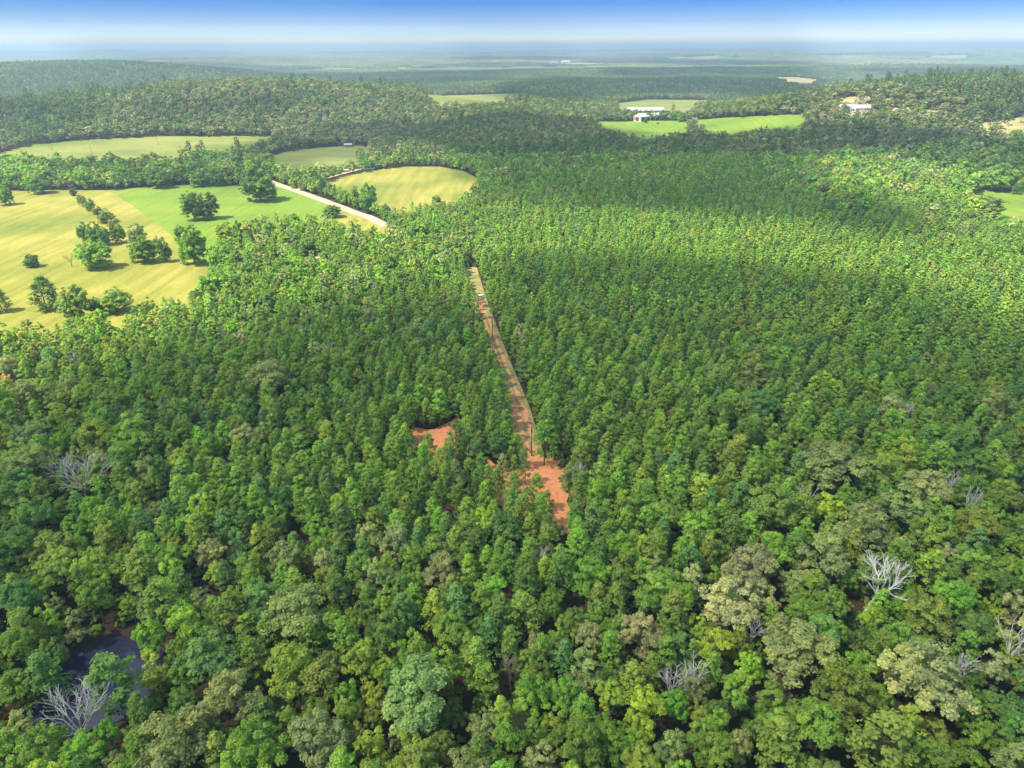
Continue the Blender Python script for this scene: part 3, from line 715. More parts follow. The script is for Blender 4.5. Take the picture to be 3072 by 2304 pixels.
# ------------------------------------------------------------------ trees picked out from the photograph
CROPS = {'BL': (0, 1600, 2.16), 'BM': (1024, 1600, 2.16), 'BR': (2048, 1600, 2.16), 'ML': (0, 950, 2.16), 'MR': (2048, 950, 2.16), 'MC': (1200, 800, 2.0743), 'FL': (0, 450, 2.16), 'FM': (700, 450, 2.16), 'UM': (1024, 0, 2.16), 'UR': (2048, 0, 2.16)}
G = {'m': 'mid green', 'd': 'dark green', 'g': 'grey green', 'p': 'pale grey', 'b': 'bright green', 'l': 'lime green', 'y': 'yellow green', 'c': 'chartreuse', 'u': 'blue green', 'o': 'olive green', 'r': 'rusty orange', 'q': 'pale yellow'}
PICK = """
BL 310 560 190 B l;BL 1215 590 230 B l;BL 985 850 190 B c;BL 1640 1370 380 B b;BL 1900 860 330 B y;BL 1080 1370 470 B g;BL 2060 1330 330 B g;BL 1350 790 330 B u;BL 1510 1050 370 B g;BL 1640 790 180 P m
BL 1490 520 200 P m;BL 1050 420 220 P m;BL 1930 520 380 B g;BL 2100 190 150 B p;BL 2170 580 150 B l;BL 970 660 180 B b;BL 280 910 240 P u;BL 730 950 300 P d;BL 330 800 200 B d;BL 700 1290 150 B b;BL 620 210 240 B y
BL 90 1000 220 B m;BL 130 420 260 B u;BL 260 1400 330 B m;BL 540 1420 240 B m;BL 900 1150 150 P d;BL 1160 950 170 B m;BL 620 400 200 B m;BL 900 230 200 P m;BL 100 740 230 B m
BM 120 800 240 B y;BM 290 900 170 B l;BM 470 1050 440 B g;BM 80 560 150 B l;BM 300 640 250 B d;BM 310 450 200 B m;BM 660 230 220 B p;BM 730 330 130 B p;BM 830 230 110 P l;BM 1030 230 170 B m;BM 1170 270 150 P d;BM 1310 250 110 P l
BM 1610 270 260 B b;BM 1230 1030 270 B b;BM 1570 880 280 B g;BM 1750 1050 190 B y;BM 1960 1130 260 B c;BM 1950 640 260 B p;BM 1720 620 90 B b;BM 1080 690 90 B l;BM 470 700 150 B l;BM 920 1250 200 B g;BM 1250 1290 130 P m;BM 1540 1350 320 B m
BM 1800 1400 180 B b;BM 950 950 140 P m;BM 1160 470 110 P b;BM 200 1380 250 B y;BM 450 1370 220 B y;BM 650 1400 200 B o;BM 2030 230 150 B p;BM 2130 1400 200 B g;BM 1050 1350 260 B m;BM 640 860 260 B m;BM 2140 640 170 B m
BR 590 110 240 B b;BR 910 140 300 B g;BR 420 230 340 B p;BR 510 420 220 B p;BR 60 290 160 B p;BR 210 720 220 B c;BR 720 750 420 B g;BR 750 500 190 B b;BR 440 870 180 B l;BR 350 1020 200 B b;BR 1220 560 140 B l;BR 860 340 180 B m
BR 1570 900 480 B q;BR 1180 900 260 B m;BR 1450 470 170 B b;BR 1600 540 290 B o;BR 1880 640 230 B d;BR 1980 500 160 B y;BR 2000 860 200 B p;BR 2130 480 220 B p;BR 1870 1160 130 B b;BR 240 1250 190 B b;BR 110 1180 130 B y;BR 620 1340 280 P o
BR 900 1250 330 B m;BR 1290 1340 340 P o;BR 1460 1240 200 P y;BR 2150 1300 180 B u;BR 1400 160 170 P m;BR 1610 240 180 P l;BR 1900 220 240 B m;BR 1760 330 130 P d;BR 90 970 200 B g;BR 1900 1360 260 B m
ML 1740 390 240 B g;ML 1190 700 110 B p;ML 1600 790 180 B q;ML 1090 580 140 B g;ML 1830 1170 150 B u;ML 790 920 200 B m;ML 450 790 200 B b;ML 220 950 270 B g;ML 110 1080 230 B u;ML 840 1130 180 B b;ML 860 740 280 B m;ML 930 650 170 P u
ML 460 170 170 B m;ML 590 1260 170 B b;ML 940 990 180 B g;ML 640 640 180 B m;ML 190 760 200 B g;ML 1540 1460 180 B u;ML 50 430 100 B r;ML 330 300 80 B r;ML 340 1270 150 B m;ML 600 60 180 B y;ML 720 190 150 B y;ML 1500 300 120 P m
MR 450 370 200 B g;MR 200 370 160 B g;MR 960 960 360 B g;MR 1300 990 240 B m;MR 1640 930 190 P m;MR 1900 970 240 B d;MR 2090 1030 200 B b;MR 930 1240 190 B c;MR 1350 600 180 B p;MR 1600 1110 280 B q;MR 1430 1210 280 B g;MR 2060 1150 220 B o
MR 1200 1350 320 B g;MR 600 1230 320 B m;MR 590 1480 170 B l;MR 1900 1350 250 B y;MR 1540 400 200 B m;MR 970 1470 220 B g;MR 1420 90 110 P b;MR 590 100 60 P l
MC 1060 1310 140 B g;MC 780 1230 75 P u;MC 330 400 110 P d;MC 240 850 110 P b;MC 640 1240 70 P p;MC 710 1240 60 P y;MC 850 1380 110 P b;MC 1240 1310 130 P m;MC 900 1060 150 P b;MC 50 60 90 B m;MC 60 420 130 B g;MC 140 370 130 B g
"""
picked = []      # x, y, r, h, kind, tintname
for tok in PICK.replace('\n', ';').split(';'):
    f = tok.split()
    if not f: continue
    ox, oy, s = CROPS[f[0]]; X, Y, w = ox + float(f[1]) / s, oy + float(f[2]) / s, float(f[3]) / s
    v = ray(X / 3072 * 2212, Y / 3072 * 2212); dist = (CAM_Z - 8) / -v[2]
    r = w / 3 / FPX * dist * abs(float(-(CR.T @ v)[2])) * 0.5 / 1.0
    if f[4] == 'B': h = min(19, max(8, 6.5 + r * 1.75))
    else: h = min(19, max(8, 7.5 + r * 2.1))
    x, y = S(X, Y, h * 0.66)
    picked.append((x, y, r * 1.06, h, f[4], G[f[5]]))

# dead, leafless trees: crop, crown centre, width, height m, grey or brown
DEADS = """BL 480 1190 430 15 g;BM 1290 150 80 11 g;BM 2150 960 120 12 g;BM 195 250 50 10 g;BR 1210 320 280 15 g;BR 450 640 60 12 g;BR 2140 700 200 16 g;BR 60 900 130 14 g;BR 1785 850 80 12 g
ML 520 1040 390 15 g;ML 470 280 100 11 g;ML 60 340 120 10 g;ML 680 480 120 9 b;ML 1430 110 90 9 g;ML 1530 130 110 9 g;ML 1950 90 80 10 g;ML 2140 220 150 11 g;ML 1100 700 40 10 g;ML 270 250 110 9 b;ML 1280 100 60 9 g;ML 225 130 70 8 g
MR 800 1180 140 12 g;MR 1740 1090 110 13 g;MR 1870 1200 190 14 g;MR 270 240 65 10 b;MR 565 220 32 10 b;MR 1460 620 80 12 g;MR 2100 910 60 11 g;MC 1100 1290 80 12 g;MC 365 1330 30 10 b;FL 450 700 75 8 b;BM 1100 850 60 10 b"""
deads = []
for tok in DEADS.replace('\n', ';').split(';'):
    f = tok.split(); ox, oy, s = CROPS[f[0]]; X, Y, w = ox + float(f[1]) / s, oy + float(f[2]) / s, float(f[3]) / s
    h = float(f[4]); v = ray(X / 3072 * 2212, Y / 3072 * 2212); dist = (CAM_Z - 8) / -v[2]
    r = w / 3 / FPX * dist * 0.5 * abs(float((CR.T @ v)[2]))
    x, y = S(X, Y, h * 0.7); deads.append((x, y, r, h, f[5], X, Y))

# lone field trees: crop, base x, base y, width, height in crop px, model, tint, label
FIELD = [
 ('FL', 212, 762, 92, 80, 'F', 'd', 'shrub', 'small round dark shrub standing alone in the hay meadow'),
 ('FL', 630, 770, 205, 175, 'F', 'm', 'oak_tree', 'broad leafy oak in front of its clump in the hay meadow'),
 ('FL', 568, 612, 85, 135, 'F', 'd', 'oak_tree', 'dark upright tree at the left of the meadow clump'),
 ('FL', 625, 618, 95, 140, 'F', 'm', 'oak_tree', 'middle tree of the clump behind the broad meadow oak'),
 ('FL', 688, 622, 80, 120, 'F', 'd', 'oak_tree', 'dark tree at the right of the meadow clump'),
 ('FL', 480, 300, 45, 48, 'F', 'd', 'shrub', 'tiny dark shrub at the top of the meadow hedge row'),
 ('FL', 540, 366, 56, 66, 'F', 'o', 'shrub', 'second shrub down the meadow hedge row'),
 ('FL', 585, 396, 66, 72, 'F', 'm', 'shrub', 'third shrub down the meadow hedge row'),
 ('FL', 632, 420, 60, 50, 'F', 'o', 'shrub', 'low flat shrub in the middle of the meadow hedge row'),
 ('FL', 690, 476, 98, 88, 'F', 'o', 'shrub', 'wide olive shrub at the lower end of the meadow hedge row'),
 ('FL', 775, 605, 95, 150, 'F', 'm', 'oak_tree', 'upright tree just below the meadow hedge row'),
 ('FL', 895, 610, 120, 125, 'F', 'g', 'oak_tree', 'greyish tree behind the round tree at the pasture corner'),
 ('FL', 940, 730, 175, 165, 'F', 'm', 'oak_tree', 'round tree casting a shadow at the pasture corner'),
 ('FL', 1078, 730, 92, 160, 'F', 'd', 'oak_tree', 'narrow tree between the round tree and the tall tree'),
 ('FL', 1030, 655, 50, 95, 'F', 'm', 'oak_tree', 'thin small tree behind the narrow pasture tree'),
 ('FL', 1185, 610, 92, 120, 'F', 'd', 'oak_tree', 'dark tree behind the tall pasture edge tree'),
 ('FL', 1265, 742, 195, 250, 'F', 'm', 'oak_tree', 'tall broad tree at the near end of the green pasture'),
 ('FL', 1460, 790, 205, 195, 'F', 'b', 'oak_tree', 'bright rounded tree where the meadow meets the woods'),
 ('FL', 1470, 600, 140, 130, 'F', 'y', 'oak_tree', 'light green tree at the right edge of the green pasture'),
 ('FL', 1560, 630, 80, 175, 'F', 'd', 'oak_tree', 'tall narrow tree at the right edge of the green pasture'),
 ('FL', 1262, 458, 150, 175, 'F', 'd', 'oak_tree', 'left half of the dark clump alone in the green pasture'),
 ('FL', 1352, 452, 150, 165, 'F', 'd', 'oak_tree', 'right half of the dark clump alone in the green pasture'),
 ('FL', 1690, 333, 235, 220, 'F', 'd', 'oak_tree', 'huge dark oak at the back corner of the green pasture'),
 ('FL', 265, 285, 125, 105, 'F', 'd', 'oak_tree', 'dark spreading tree at the back edge of the hay meadow'),
 ('FL', 40, 360, 105, 118, 'F', 'm', 'oak_tree', 'round tree at the far left of the hay meadow'),
 ('FL', 1040, 250, 135, 128, 'F', 'd', 'oak_tree', 'domed tree in front of the tree line behind the pasture'),
 ('FL', 1290, 242, 112, 112, 'F', 'd', 'oak_tree', 'small domed tree beside the gap in the tree line'),
 ('FL', 860, 236, 112, 88, 'F', 'u', 'oak_tree', 'low dark tree in front of the pasture tree line'),
 ('FL', 1410, 238, 92, 112, 'F', 'd', 'oak_tree', 'dark tree left of the road behind the pasture'),
 ('FL', 310, 1040, 178, 190, 'C', 'd', 'cedar_tree', 'dark conical cedar at the near edge of the hay meadow'),
 ('FL', 20, 1052, 120, 140, 'C', 'd', 'cedar_tree', 'dark cedar cut by the left edge of the frame'),
 ('FL', 500, 1105, 190, 205, 'F', 'o', 'oak_tree', 'rounded dull tree right of the conical cedar'),
 ('FL', 760, 1052, 185, 155, 'F', 'm', 'oak_tree', 'flat topped tree at the near meadow edge'),
 ('FL', 640, 1062, 100, 105, 'F', 'u', 'oak_tree', 'small tree left of the flat topped meadow edge tree'),
 ('FL', 1430, 960, 230, 200, 'F', 'm', 'oak_tree', 'tall tree at the lower right corner of the hay meadow'),
 ('FL', 1270, 1030, 110, 110, 'P', 'm', 'oak_tree', 'small pointed tree near the lower meadow corner'),
 ('FM', 515, 170, 70, 70, 'F', 'd', 'oak_tree', 'round dark tree in the dull pasture left of the home'),
 ('FM', 555, 168, 55, 55, 'F', 'd', 'oak_tree', 'small dark tree touching the round one in the dull pasture'),
 ('FM', 655, 160, 65, 58, 'F', 'd', 'oak_tree', 'dark bush tree beside the lane to the home'),
 ('FM', 745, 132, 50, 38, 'F', 'm', 'shrub', 'green bush left of the white mobile home'),
 ('FM', 835, 132, 72, 140, 'T', 'd', 'pine_tree', 'tall lone pine in front of the white mobile home'),
 ('FM', 880, 408, 130, 200, 'F', 'd', 'oak_tree', 'tall tree between the sandy road and the dry meadow'),
 ('FM', 800, 375, 70, 145, 'F', 'm', 'oak_tree', 'upright tree left of the tall roadside tree'),
 ('FM', 985, 440, 75, 92, 'F', 'd', 'oak_tree', 'round dark tree where the sandy road ends'),
 ('FM', 640, 310, 90, 90, 'F', 'm', 'oak_tree', 'leafy roadside tree left of the dry meadow'),
 ('FM', 715, 345, 95, 85, 'F', 'm', 'oak_tree', 'low roadside tree just before the upright one'),
 ('FM', 580, 300, 60, 120, 'F', 'd', 'oak_tree', 'darker upright tree in the roadside row'),
 ('FM', 525, 280, 80, 85, 'F', 'y', 'oak_tree', 'light tree in the roadside row'),
 ('FM', 460, 265, 75, 80, 'F', 'y', 'oak_tree', 'second light tree in the roadside row'),
 ('FM', 400, 250, 80, 85, 'F', 'y', 'oak_tree', 'first light tree of the roadside row'),
 ('FM', 335, 220, 70, 70, 'F', 'm', 'oak_tree', 'small tree where the lane leaves the road'),
 ('FM', 640, 440, 130, 85, 'F', 'd', 'oak_tree', 'low dark tree at the lower corner of the green pasture'),
 ('FM', 1318, 340, 60, 50, 'F', 'd', 'oak_tree', 'dark round treetop at the near edge of the dry meadow'),
 ('UR', 1940, 1330, 0, 0, 'F', 'o', 'oak_tree', ''),
 ('UM', 1525, 672, 75, 40, 'F', 'c', 'oak_tree', 'bright yellow tree far away among the dark woods'),
]
FIELD = [f for f in FIELD if f[3]]
MR_F = ('UR', 1950, 1500)
field_trees = []
for c, bx, by, w, h, mdl, tn, nm, lab in FIELD:
    ox, oy, s = CROPS[c]; x, y = S(ox + bx / s, oy + by / s, 0.0)
    d = math.sqrt(x * x + y * y + CAM_Z ** 2); cosd = math.hypot(x, y) / d
    px = d / FPX / 3 / s                                    # metres per crop pixel
    field_trees.append((x, y, w * px / 2 * 0.86, max(1.2, h * px / max(0.5, cosd)) * 0.92, mdl, G[tn], nm, lab))

CROPS['PR'] = (2048, 450, 2.16); CROPS['FB'] = (1800, 280, 7.373)
for bx, by, w, h, tn, lab in [(820, 505, 130, 110, 'g', 'small grey tree between the two white barn roofs at left'), (945, 505, 120, 85, 'd', 'low dark tree in the middle between the white barn roofs'), (1110, 500, 150, 110, 'd', 'dark tree at the right between the white barn roofs'),
    (1370, 560, 210, 180, 'd', 'broad dark tree at the right end of the striped barn'), (1650, 600, 190, 210, 'm', 'rounded tree farther right of the striped barn'), (1000, 665, 85, 115, 'd', 'little tree in front of the striped barn end'),
    (620, 470, 180, 110, 'm', 'round tree behind the tan roofed farmhouse'), (480, 625, 170, 150, 'd', 'dark tree left of the striped barn'), (1790, 640, 180, 190, 'm', 'tree dividing the pasture strip by the barns'), (1280, 690, 60, 40, 'd', 'tiny bush in the grass before the striped barn')]:
    ox, oy, s = CROPS['FB']; x, y = S(ox + bx / s, oy + by / s, 0.0); d = math.sqrt(x * x + y * y + CAM_Z ** 2); px = d / FPX / 3 / s
    field_trees.append((x, y, w * px / 2, h * px, 'F', G[tn], 'oak_tree', lab))
for c, bx, by, w, h, mdl, tn, nm, lab in [
    ('PR', 1930, 440, 225, 120, 'F', 'o', 'oak_tree', 'broad olive oak at the left tip of the right hand pasture'),
    ('PR', 2030, 272, 150, 150, 'F', 'm', 'oak_tree', 'rounded tree at the back of the right hand pasture'),
    ('PR', 2160, 290, 60, 60, 'C', 'd', 'cedar_tree', 'small dark cedar at the back of the right hand pasture')]:
    ox, oy, s = CROPS[c]; x, y = S(ox + bx / s, oy + by / s, 0.0); d = math.sqrt(x * x + y * y + CAM_Z ** 2); px = d / FPX / 3 / s
    field_trees.append((x, y, w * px / 2 * 0.86, h * px, mdl, G[tn], nm, lab))

# ------------------------------------------------------------------ where the woods stand
ZONES = np.array([  # X, Y in the 2212 px view, share of pines, broadleaf crown radius
 (1600, 700, .985, 3.2), (1300, 600, .97, 3), (1900, 800, .96, 3.6), (1400, 850, .98, 3), (1900, 600, .97, 3), (1250, 450, .6, 3.5), (1500, 450, .97, 3), (2100, 900, .75, 4.2), (1750, 480, .95, 3.5), (2100, 700, .97, 3.2),
 (1200, 800, .98, 3), (1100, 620, .9, 3), (1600, 560, .97, 3), (1200, 520, .75, 3), (1900, 520, .95, 3.2),
 (1050, 900, .96, 3), (900, 830, .88, 3.2), (700, 700, .3, 3.8), (450, 720, .4, 3.6), (300, 780, .55, 3.5), (550, 850, .82, 3.2), (800, 620, .3, 4.0), (600, 560, .15, 4), (950, 620, .45, 3.2), (980, 760, .85, 3),
 (550, 1000, .90, 3), (700, 1100, .88, 3), (200, 950, .25, 5), (100, 1100, .2, 5.2), (350, 1200, .5, 4.2), (450, 1080, .75, 3.5), (850, 1000, .93, 3),
 (800, 1200, .6, 4), (1100, 1200, .75, 3.6), (1100, 1330, .6, 3.8), (1500, 1100, .6, 4.6), (1400, 1000, .92, 3.4), (1700, 1000, .65, 4.6), (2000, 1100, .15, 5.4), (1600, 1300, .2, 4.6), (1250, 1130, .9, 3.2),
 (200, 1500, .15, 4.6), (600, 1400, .35, 4.2), (800, 1500, .15, 4.8), (1200, 1550, .15, 4.8), (1600, 1550, .12, 4.8), (2000, 1550, .12, 5), (2000, 1300, .15, 5), (350, 1350, .4, 4),
 (900, 500, .25, 3.6), (1000, 470, .3, 3.4), (700, 480, .1, 3.6), (1850, 420, .1, 6.5), (1800, 350, .25, 5.2), (1300, 350, .35, 5.2), (1300, 400, .6, 4), (2100, 380, .1, 6.5), (2100, 450, .4, 4.5), (2150, 560, .8, 3.6), (300, 370, .1, 6.5), (600, 380, .15, 6), (80, 370, .1, 6.5), (500, 350, .15, 6.5), (650, 350, .2, 6), (800, 420, .1, 4.4), (1000, 350, .4, 4.6)])
def zone(X, Y):
    d2 = ((X - ZONES[:, 0]) * 0.8) ** 2 + (Y - ZONES[:, 1]) ** 2 + 900
    w = d2 ** -2.0; w /= w.sum()
    return float((w * ZONES[:, 2]).sum()), float((w * ZONES[:, 3]).sum())
HALF = math.tan(R(38.5))
placed = []                # x, y, r, h, kind, tintname, source
GRID = {}
def near_ok(x, y, r, kind):
    gx, gy = int(x // 8), int(y // 8)
    for i in (-1, 0, 1):
        for j in (-1, 0, 1):
            for (a, b, q, k) in GRID.get((gx + i, gy + j), ()):
                if kind == 'P' and k == 'P': need = 0.77 * (r + q)
                elif kind == 'B' and k == 'B': need = 0.75 * (r + q)
                elif k == 'D' or kind == 'D': need = 0.55 * (r + q)
                else: need = 0.70 * (r + q)
                if (x - a) ** 2 + (y - b) ** 2 < need * need: return False
    return True
def put(x, y, r, h, kind, tn, src=''):
    GRID.setdefault((int(x // 8), int(y // 8)), []).append((x, y, r, 'P' if kind in 'PT' else 'B' if kind in 'BF' else kind))
    placed.append([x, y, r, h, kind, tn, src])
for x, y, r, h, k, tn in picked: put(x, y, r, h, k, tn, 'picked')
for x, y, r, h, c, X, Y in deads: GRID.setdefault((int(x // 8), int(y // 8)), []).append((x, y, r * 0.8, 'D'))
for f in field_trees: GRID.setdefault((int(f[0] // 8), int(f[1] // 8)), []).append((f[0], f[1], f[2], 'B'))

BT = ['mid green', 'grey green', 'bright green', 'dark green', 'olive green', 'yellow green', 'pale grey', 'lime green', 'blue green']
BW = np.array([.31, .14, .19, .12, .07, .07, .04, .03, .04]); BW /= BW.sum()
PT = ['mid green', 'dark green', 'bright green', 'olive green', 'blue green', 'yellow green']
PW = np.array([.50, .14, .18, .06, .08, .04]); PW /= PW.sum()
def scatter_near(ymax=800.0):
    n = 15000
    # broadleaf first, then pines in what is left
    y = np.sqrt(rng.random(n) * (ymax ** 2 - 40 ** 2) + 40 ** 2); x = (rng.random(n) * 2 - 1) * (y * HALF + 60)
    bl = blocked(x, y); X, Y, _ = proj(x, y, np.full(n, 8.0)); u = rng.random(n)
    for i in range(n):
        if bl[i]: continue
        pp, rb = zone(X[i], Y[i])
        if u[i] < pp: continue
        r = rb * rng.uniform(0.72, 1.35)
        if near_ok(x[i], y[i], r, 'B'): put(x[i], y[i], r, min(21, 6.5 + r * rng.uniform(1.35, 2.0)), 'B', BT[rng.choice(len(BT), p=BW)])
    n = 120000
    y = np.sqrt(rng.random(n) * (ymax ** 2 - 40 ** 2) + 40 ** 2); x = (rng.random(n) * 2 - 1) * (y * HALF + 60)
    bl = blocked(x, y); X, Y, _ = proj(x, y, np.full(n, 8.0)); u = rng.random(n); size = vnoise(x, y, 60, 91)
    pat = vnoise(x, y, 45, 92)
    for i in range(n):
        if bl[i]: continue
        r = 1.75 + 1.1 * rng.random() ** 1.3 + 0.6 * size[i]
        gx = near_ok(x[i], y[i], r, 'P')
        if not gx: continue
        pp, rb = zone(X[i], Y[i])
        if u[i] < pp * 1.25 + 0.05: put(x[i], y[i], r, min(18, 7.2 + r * rng.uniform(1.6, 2.6)), 'P', PT[rng.choice(len(PT), p=PW)])
        else: put(x[i], y[i], r * 1.15, 5.5 + r * rng.uniform(1.0, 2.0), 'B', BT[rng.choice(len(BT), p=BW)])
scatter_near()

# ------------------------------------------------------------------ single trees as objects
def tint_of(name, pine=False):
    return jitter_tint(TINT[name], 0.09)
def tree_object(name, kind, x, y, r, h, tint, var=None, sink=0.0):
    P = PROTO[kind]; v = random.randrange(len(P)) if var is None else var
    R0, H0 = REF[kind]
    root = empty(name, (x, y, float(terrain(x, y)) - sink), random.uniform(0, 6.28), (r / R0, r / R0, h / H0))
    add('trunk', P[v][2], root)
    c = add('crown', P[v][1], root); c['tint'] = [float(t) for t in tint]
    return root
PL = np.array([p[:4] for p in placed], float)
PX, PY, PD = proj(PL[:, 0], PL[:, 1], terrain(PL[:, 0], PL[:, 1]) + PL[:, 3] * 0.7)
inframe = (PX > -15) & (PX < 2227) & (PY < 1690)
vis = PL[:, 2] / PD
def choose(kind, limit):
    idx = [i for i, p in enumerate(placed) if p[4] == kind and inframe[i]]
    idx.sort(key=lambda i: -(vis[i] + (10 if placed[i][6] == 'picked' else 0)))
    return idx[:limit]
SINGLE = {'P': choose('P', 300), 'B': choose('B', 300)}

LAND = [  # landmark, X, Y
 ('the dark pond', 215, 1420), ('the red clearing', 1165, 1040), ('the small red patch', 950, 930), ('the dirt track', 1120, 870), ('the leaning dead tree', 1870, 1255),
 ('the biggest bare tree', 150, 1560), ('the half dead tree', 175, 1045), ('the white dead limbs', 2070, 1080), ('the small bare tree', 1735, 1075),
 ('the edge dead tree', 2185, 1395), ('the rising bare limbs', 1460, 1450), ('the grey leafless tree', 1165, 1205), ('the near utility pole', 1150, 975),
 ('the lower edge', 700, 1640), ('the lower edge', 1100, 1640), ('the lower right corner', 2050, 1600), ('the left edge', 20, 1250), ('the right edge', 2190, 1200), ('the lower edge', 1650, 1650), ('the hay meadow', 350, 720)]
def where(X, Y, used):
    best = sorted((math.hypot((X - a), (Y - b) * 1.15), n, a, b) for n, a, b in LAND)[0]
    d, n, a, b = best
    if 'edge' in n and 'dead' not in n or 'corner' in n:
        return ('by ' if d < 170 else 'towards ') + n
    if d < 60: return 'touching ' + n
    ang = math.degrees(math.atan2(-(Y - b), X - a)) % 360
    dirn = ['right of', 'upper right of', 'above', 'upper left of', 'left of', 'lower left of', 'below', 'lower right of'][int((ang + 22.5) // 45) % 8]
    return ('just ' if d < 130 else '' if d < 260 else 'well ') + dirn + ' ' + n
def look(p, kind):
    r, h = p[2], p[3]
    if kind == 'B':
        s = 'huge' if r > 5.6 else 'large' if r > 4.5 else 'medium' if r > 3.3 else 'small' if r > 2.3 else 'tiny'
        f = 'tall' if h / r > 3.9 else 'spreading' if h / r < 2.75 else 'rounded'
    else:
        s = 'large' if r > 3.0 else 'medium' if r > 2.6 else 'small'
        f = 'slender' if h / r > 5.0 else 'bushy' if h / r < 4.2 else 'pointed'
    return f'{s} {f} {p[5]}'
ORD = ['leftmost', 'second from left', 'third from left', 'fourth from left', 'fifth from left', 'sixth from left', 'seventh from left', 'eighth from left']
def label_all():
    cells = {}
    for k in ('P', 'B'):
        for i in SINGLE[k]:
            key = look(placed[i], k) + (' pine ' if k == 'P' else ' broadleaf ') + where(PX[i], PY[i], None)
            cells.setdefault(key, []).append(i)
    lab = {}
    for key, ids in cells.items():
        ids.sort(key=lambda i: PX[i])
        if len(ids) == 1: lab[ids[0]] = key
        else:
            for n, i in enumerate(ids): lab[i] = key + ', ' + (ORD[n] if n < len(ORD) else f'number {n + 1} from left')
    return lab
LAB = label_all()
single_ids = set()
for k, nm, cat, grp in (('P', 'pine_tree', 'pine tree', 'pines of the nearer wood'), ('B', 'broadleaf_tree', 'broadleaf tree', 'broadleaf trees of the nearer wood')):
    for i in SINGLE[k]:
        single_ids.add(i); x, y, r, h = placed[i][:4]
        t = tree_object(nm, k, x, y, r, h, tint_of(placed[i][5]))
        tag(t, LAB[i], cat, grp)

for x, y, r, h, mdl, tn, nm, lab in field_trees:
    t = tree_object(nm, mdl, x, y, r, h, tint_of(tn))
    tag(t, lab, {'shrub': 'shrub', 'cedar_tree': 'cedar', 'pine_tree': 'pine tree', 'oak_tree': 'tree'}[nm], 'trees and shrubs of the open fields')

# dead trees: a tapering branching skeleton, trunk and bare limbs
def dead_parts(h, r, seed, lean=(0, 0), dense=1.0):
    g = random.Random(seed); T_ = MB(); L = MB()
    top = Vector((lean[0], lean[1], h * 0.42))
    p = Vector((0, 0, -0.5)); q = Vector((lean[0] * .4, lean[1] * .4, h * .2))
    r0 = 0.09 + h * 0.013; mx = 4 if r > 4.5 else 3
    T_.tube(p, q, r0 * 1.25, r0, 7); T_.tube(q, top, r0, r0 * .8, 7)
    def grow(a, d, ln, rad, lev):
        segs = 2; b = a
        for s_ in range(segs):
            d2 = (d + Vector((g.uniform(-.28, .28), g.uniform(-.28, .28), g.uniform(-.10, .22)))).normalized()
            e = b + d2 * ln / segs; L.tube(b, e, rad * (1 - .25 * s_), rad * (1 - .25 * (s_ + 1)), 5 if lev < 2 else 4)
            b = e; d = d2
            if lev < mx and s_ == 0 and g.random() < .8:
                side = (d + Vector((g.uniform(-1, 1), g.uniform(-1, 1), g.uniform(-.3, .6)))).normalized(); grow(b, side, ln * .62, rad * .5, lev + 1)
        if lev < mx:
            for _ in range(3 if lev < 3 else 2):
                side = (d * 1.1 + Vector((g.uniform(-.8, .8), g.uniform(-.8, .8), g.uniform(-.35, .5)))).normalized(); grow(b, side, ln * g.uniform(.5, .72), rad * .58, lev + 1)
    n = int(5 * dense)
    for k in range(n):
        a = k * 6.283 / n + g.uniform(-.4, .4); up = g.uniform(.45, 1.3)
        d = Vector((math.cos(a) * 1.0 * r / h * 1.5 + lean[0] / h, math.sin(a) * 1.0 * r / h * 1.5 + lean[1] / h, up)).normalized()
        grow(top + Vector((0, 0, -g.random() * h * .08)), d, math.hypot(r, h * .55) * .50, r0 * .62, 1)
    return T_, L
DLAB = ['large bleached bare tree by the lower left corner', 'small grey leafless tree between lime green crowns', 'bare white limbs rising beside the chartreuse tree', 'thin leafless twigs at lower left of centre', 'fan shaped bleached dead tree leaning right', 'broken bare snag in the lower right wood', 'pale dead tree cut by the right edge', 'grey dead branches over the grey green crowns', 'small pale dead treetop near the right edge', 'large half dead tree with bleached limbs at left', 'forked white dead tree near the hay meadow', 'fuzzy grey leafless tree at the left edge', 'brownish leafless tree among left hand pines', 'grey leafless tree left of the brighter one', 'widest pale leafless tree below the meadow corner', 'thin bare tree in the left wood', 'tangled bare tree in the left wood nearest the track', 'thin bare trunk by the willow like tree', 'pinkish brown bare scrub below the hay meadow', 'slim grey dead tree below the meadow edge', 'pale dead twigs at the meadow corner', 'small bare tree left of the chartreuse tree', 'upper white dead limbs in the pale yellow crown', 'widest white dead limbs at the right side', 'pinkish leafless tree within the plantation', 'narrow brown dead pine within the plantation', 'pale dead branch in the pale crown of the plantation', 'small bare tree near the right edge above the limbs', 'grey leafless tree right of the red clearing', 'short brown dead tree left of the red clearing', 'bare brown tree standing alone in the hay meadow', 'small leafless shrub tree at lower centre']
for i, (x, y, r, h, c, X, Y) in enumerate(deads):
    r = max(r * (0.80 if i != 4 else 1.05), 1.0)
    lean = (3.2, 1.0) if i == 4 else (random.uniform(-.5, .5), random.uniform(-.5, .5))
    T_, L = dead_parts(h, r, 100 + i, lean, 1.5 if r > 4 else 1.0)
    root = empty('dead_tree', (x, y, float(terrain(x, y))), random.uniform(0, 6.28) if i != 4 else 0.0)
    m = M_WHITE if i == 4 else M_DEAD if c == 'g' else M_DEAD2
    if i == 30: root.scale = (1.15, 1.15, 1.15)
    T_.build('trunk', m, root); L.build('bare_limbs', m, root)
    if i == 9:     # thin foliage still on the middle of the half dead tree
        V, F, CV = crown_broad(7, 7, 22, 0.4, R0=r * .62, base=h * .35, top=h * .78)
        cobj = add('crown', mesh_np('crown', V, [F], [M_LEAF], face_attr=CV), root); cobj['tint'] = list(TINT['grey green'])
    tag(root, DLAB[i], 'dead tree', 'leafless trees')

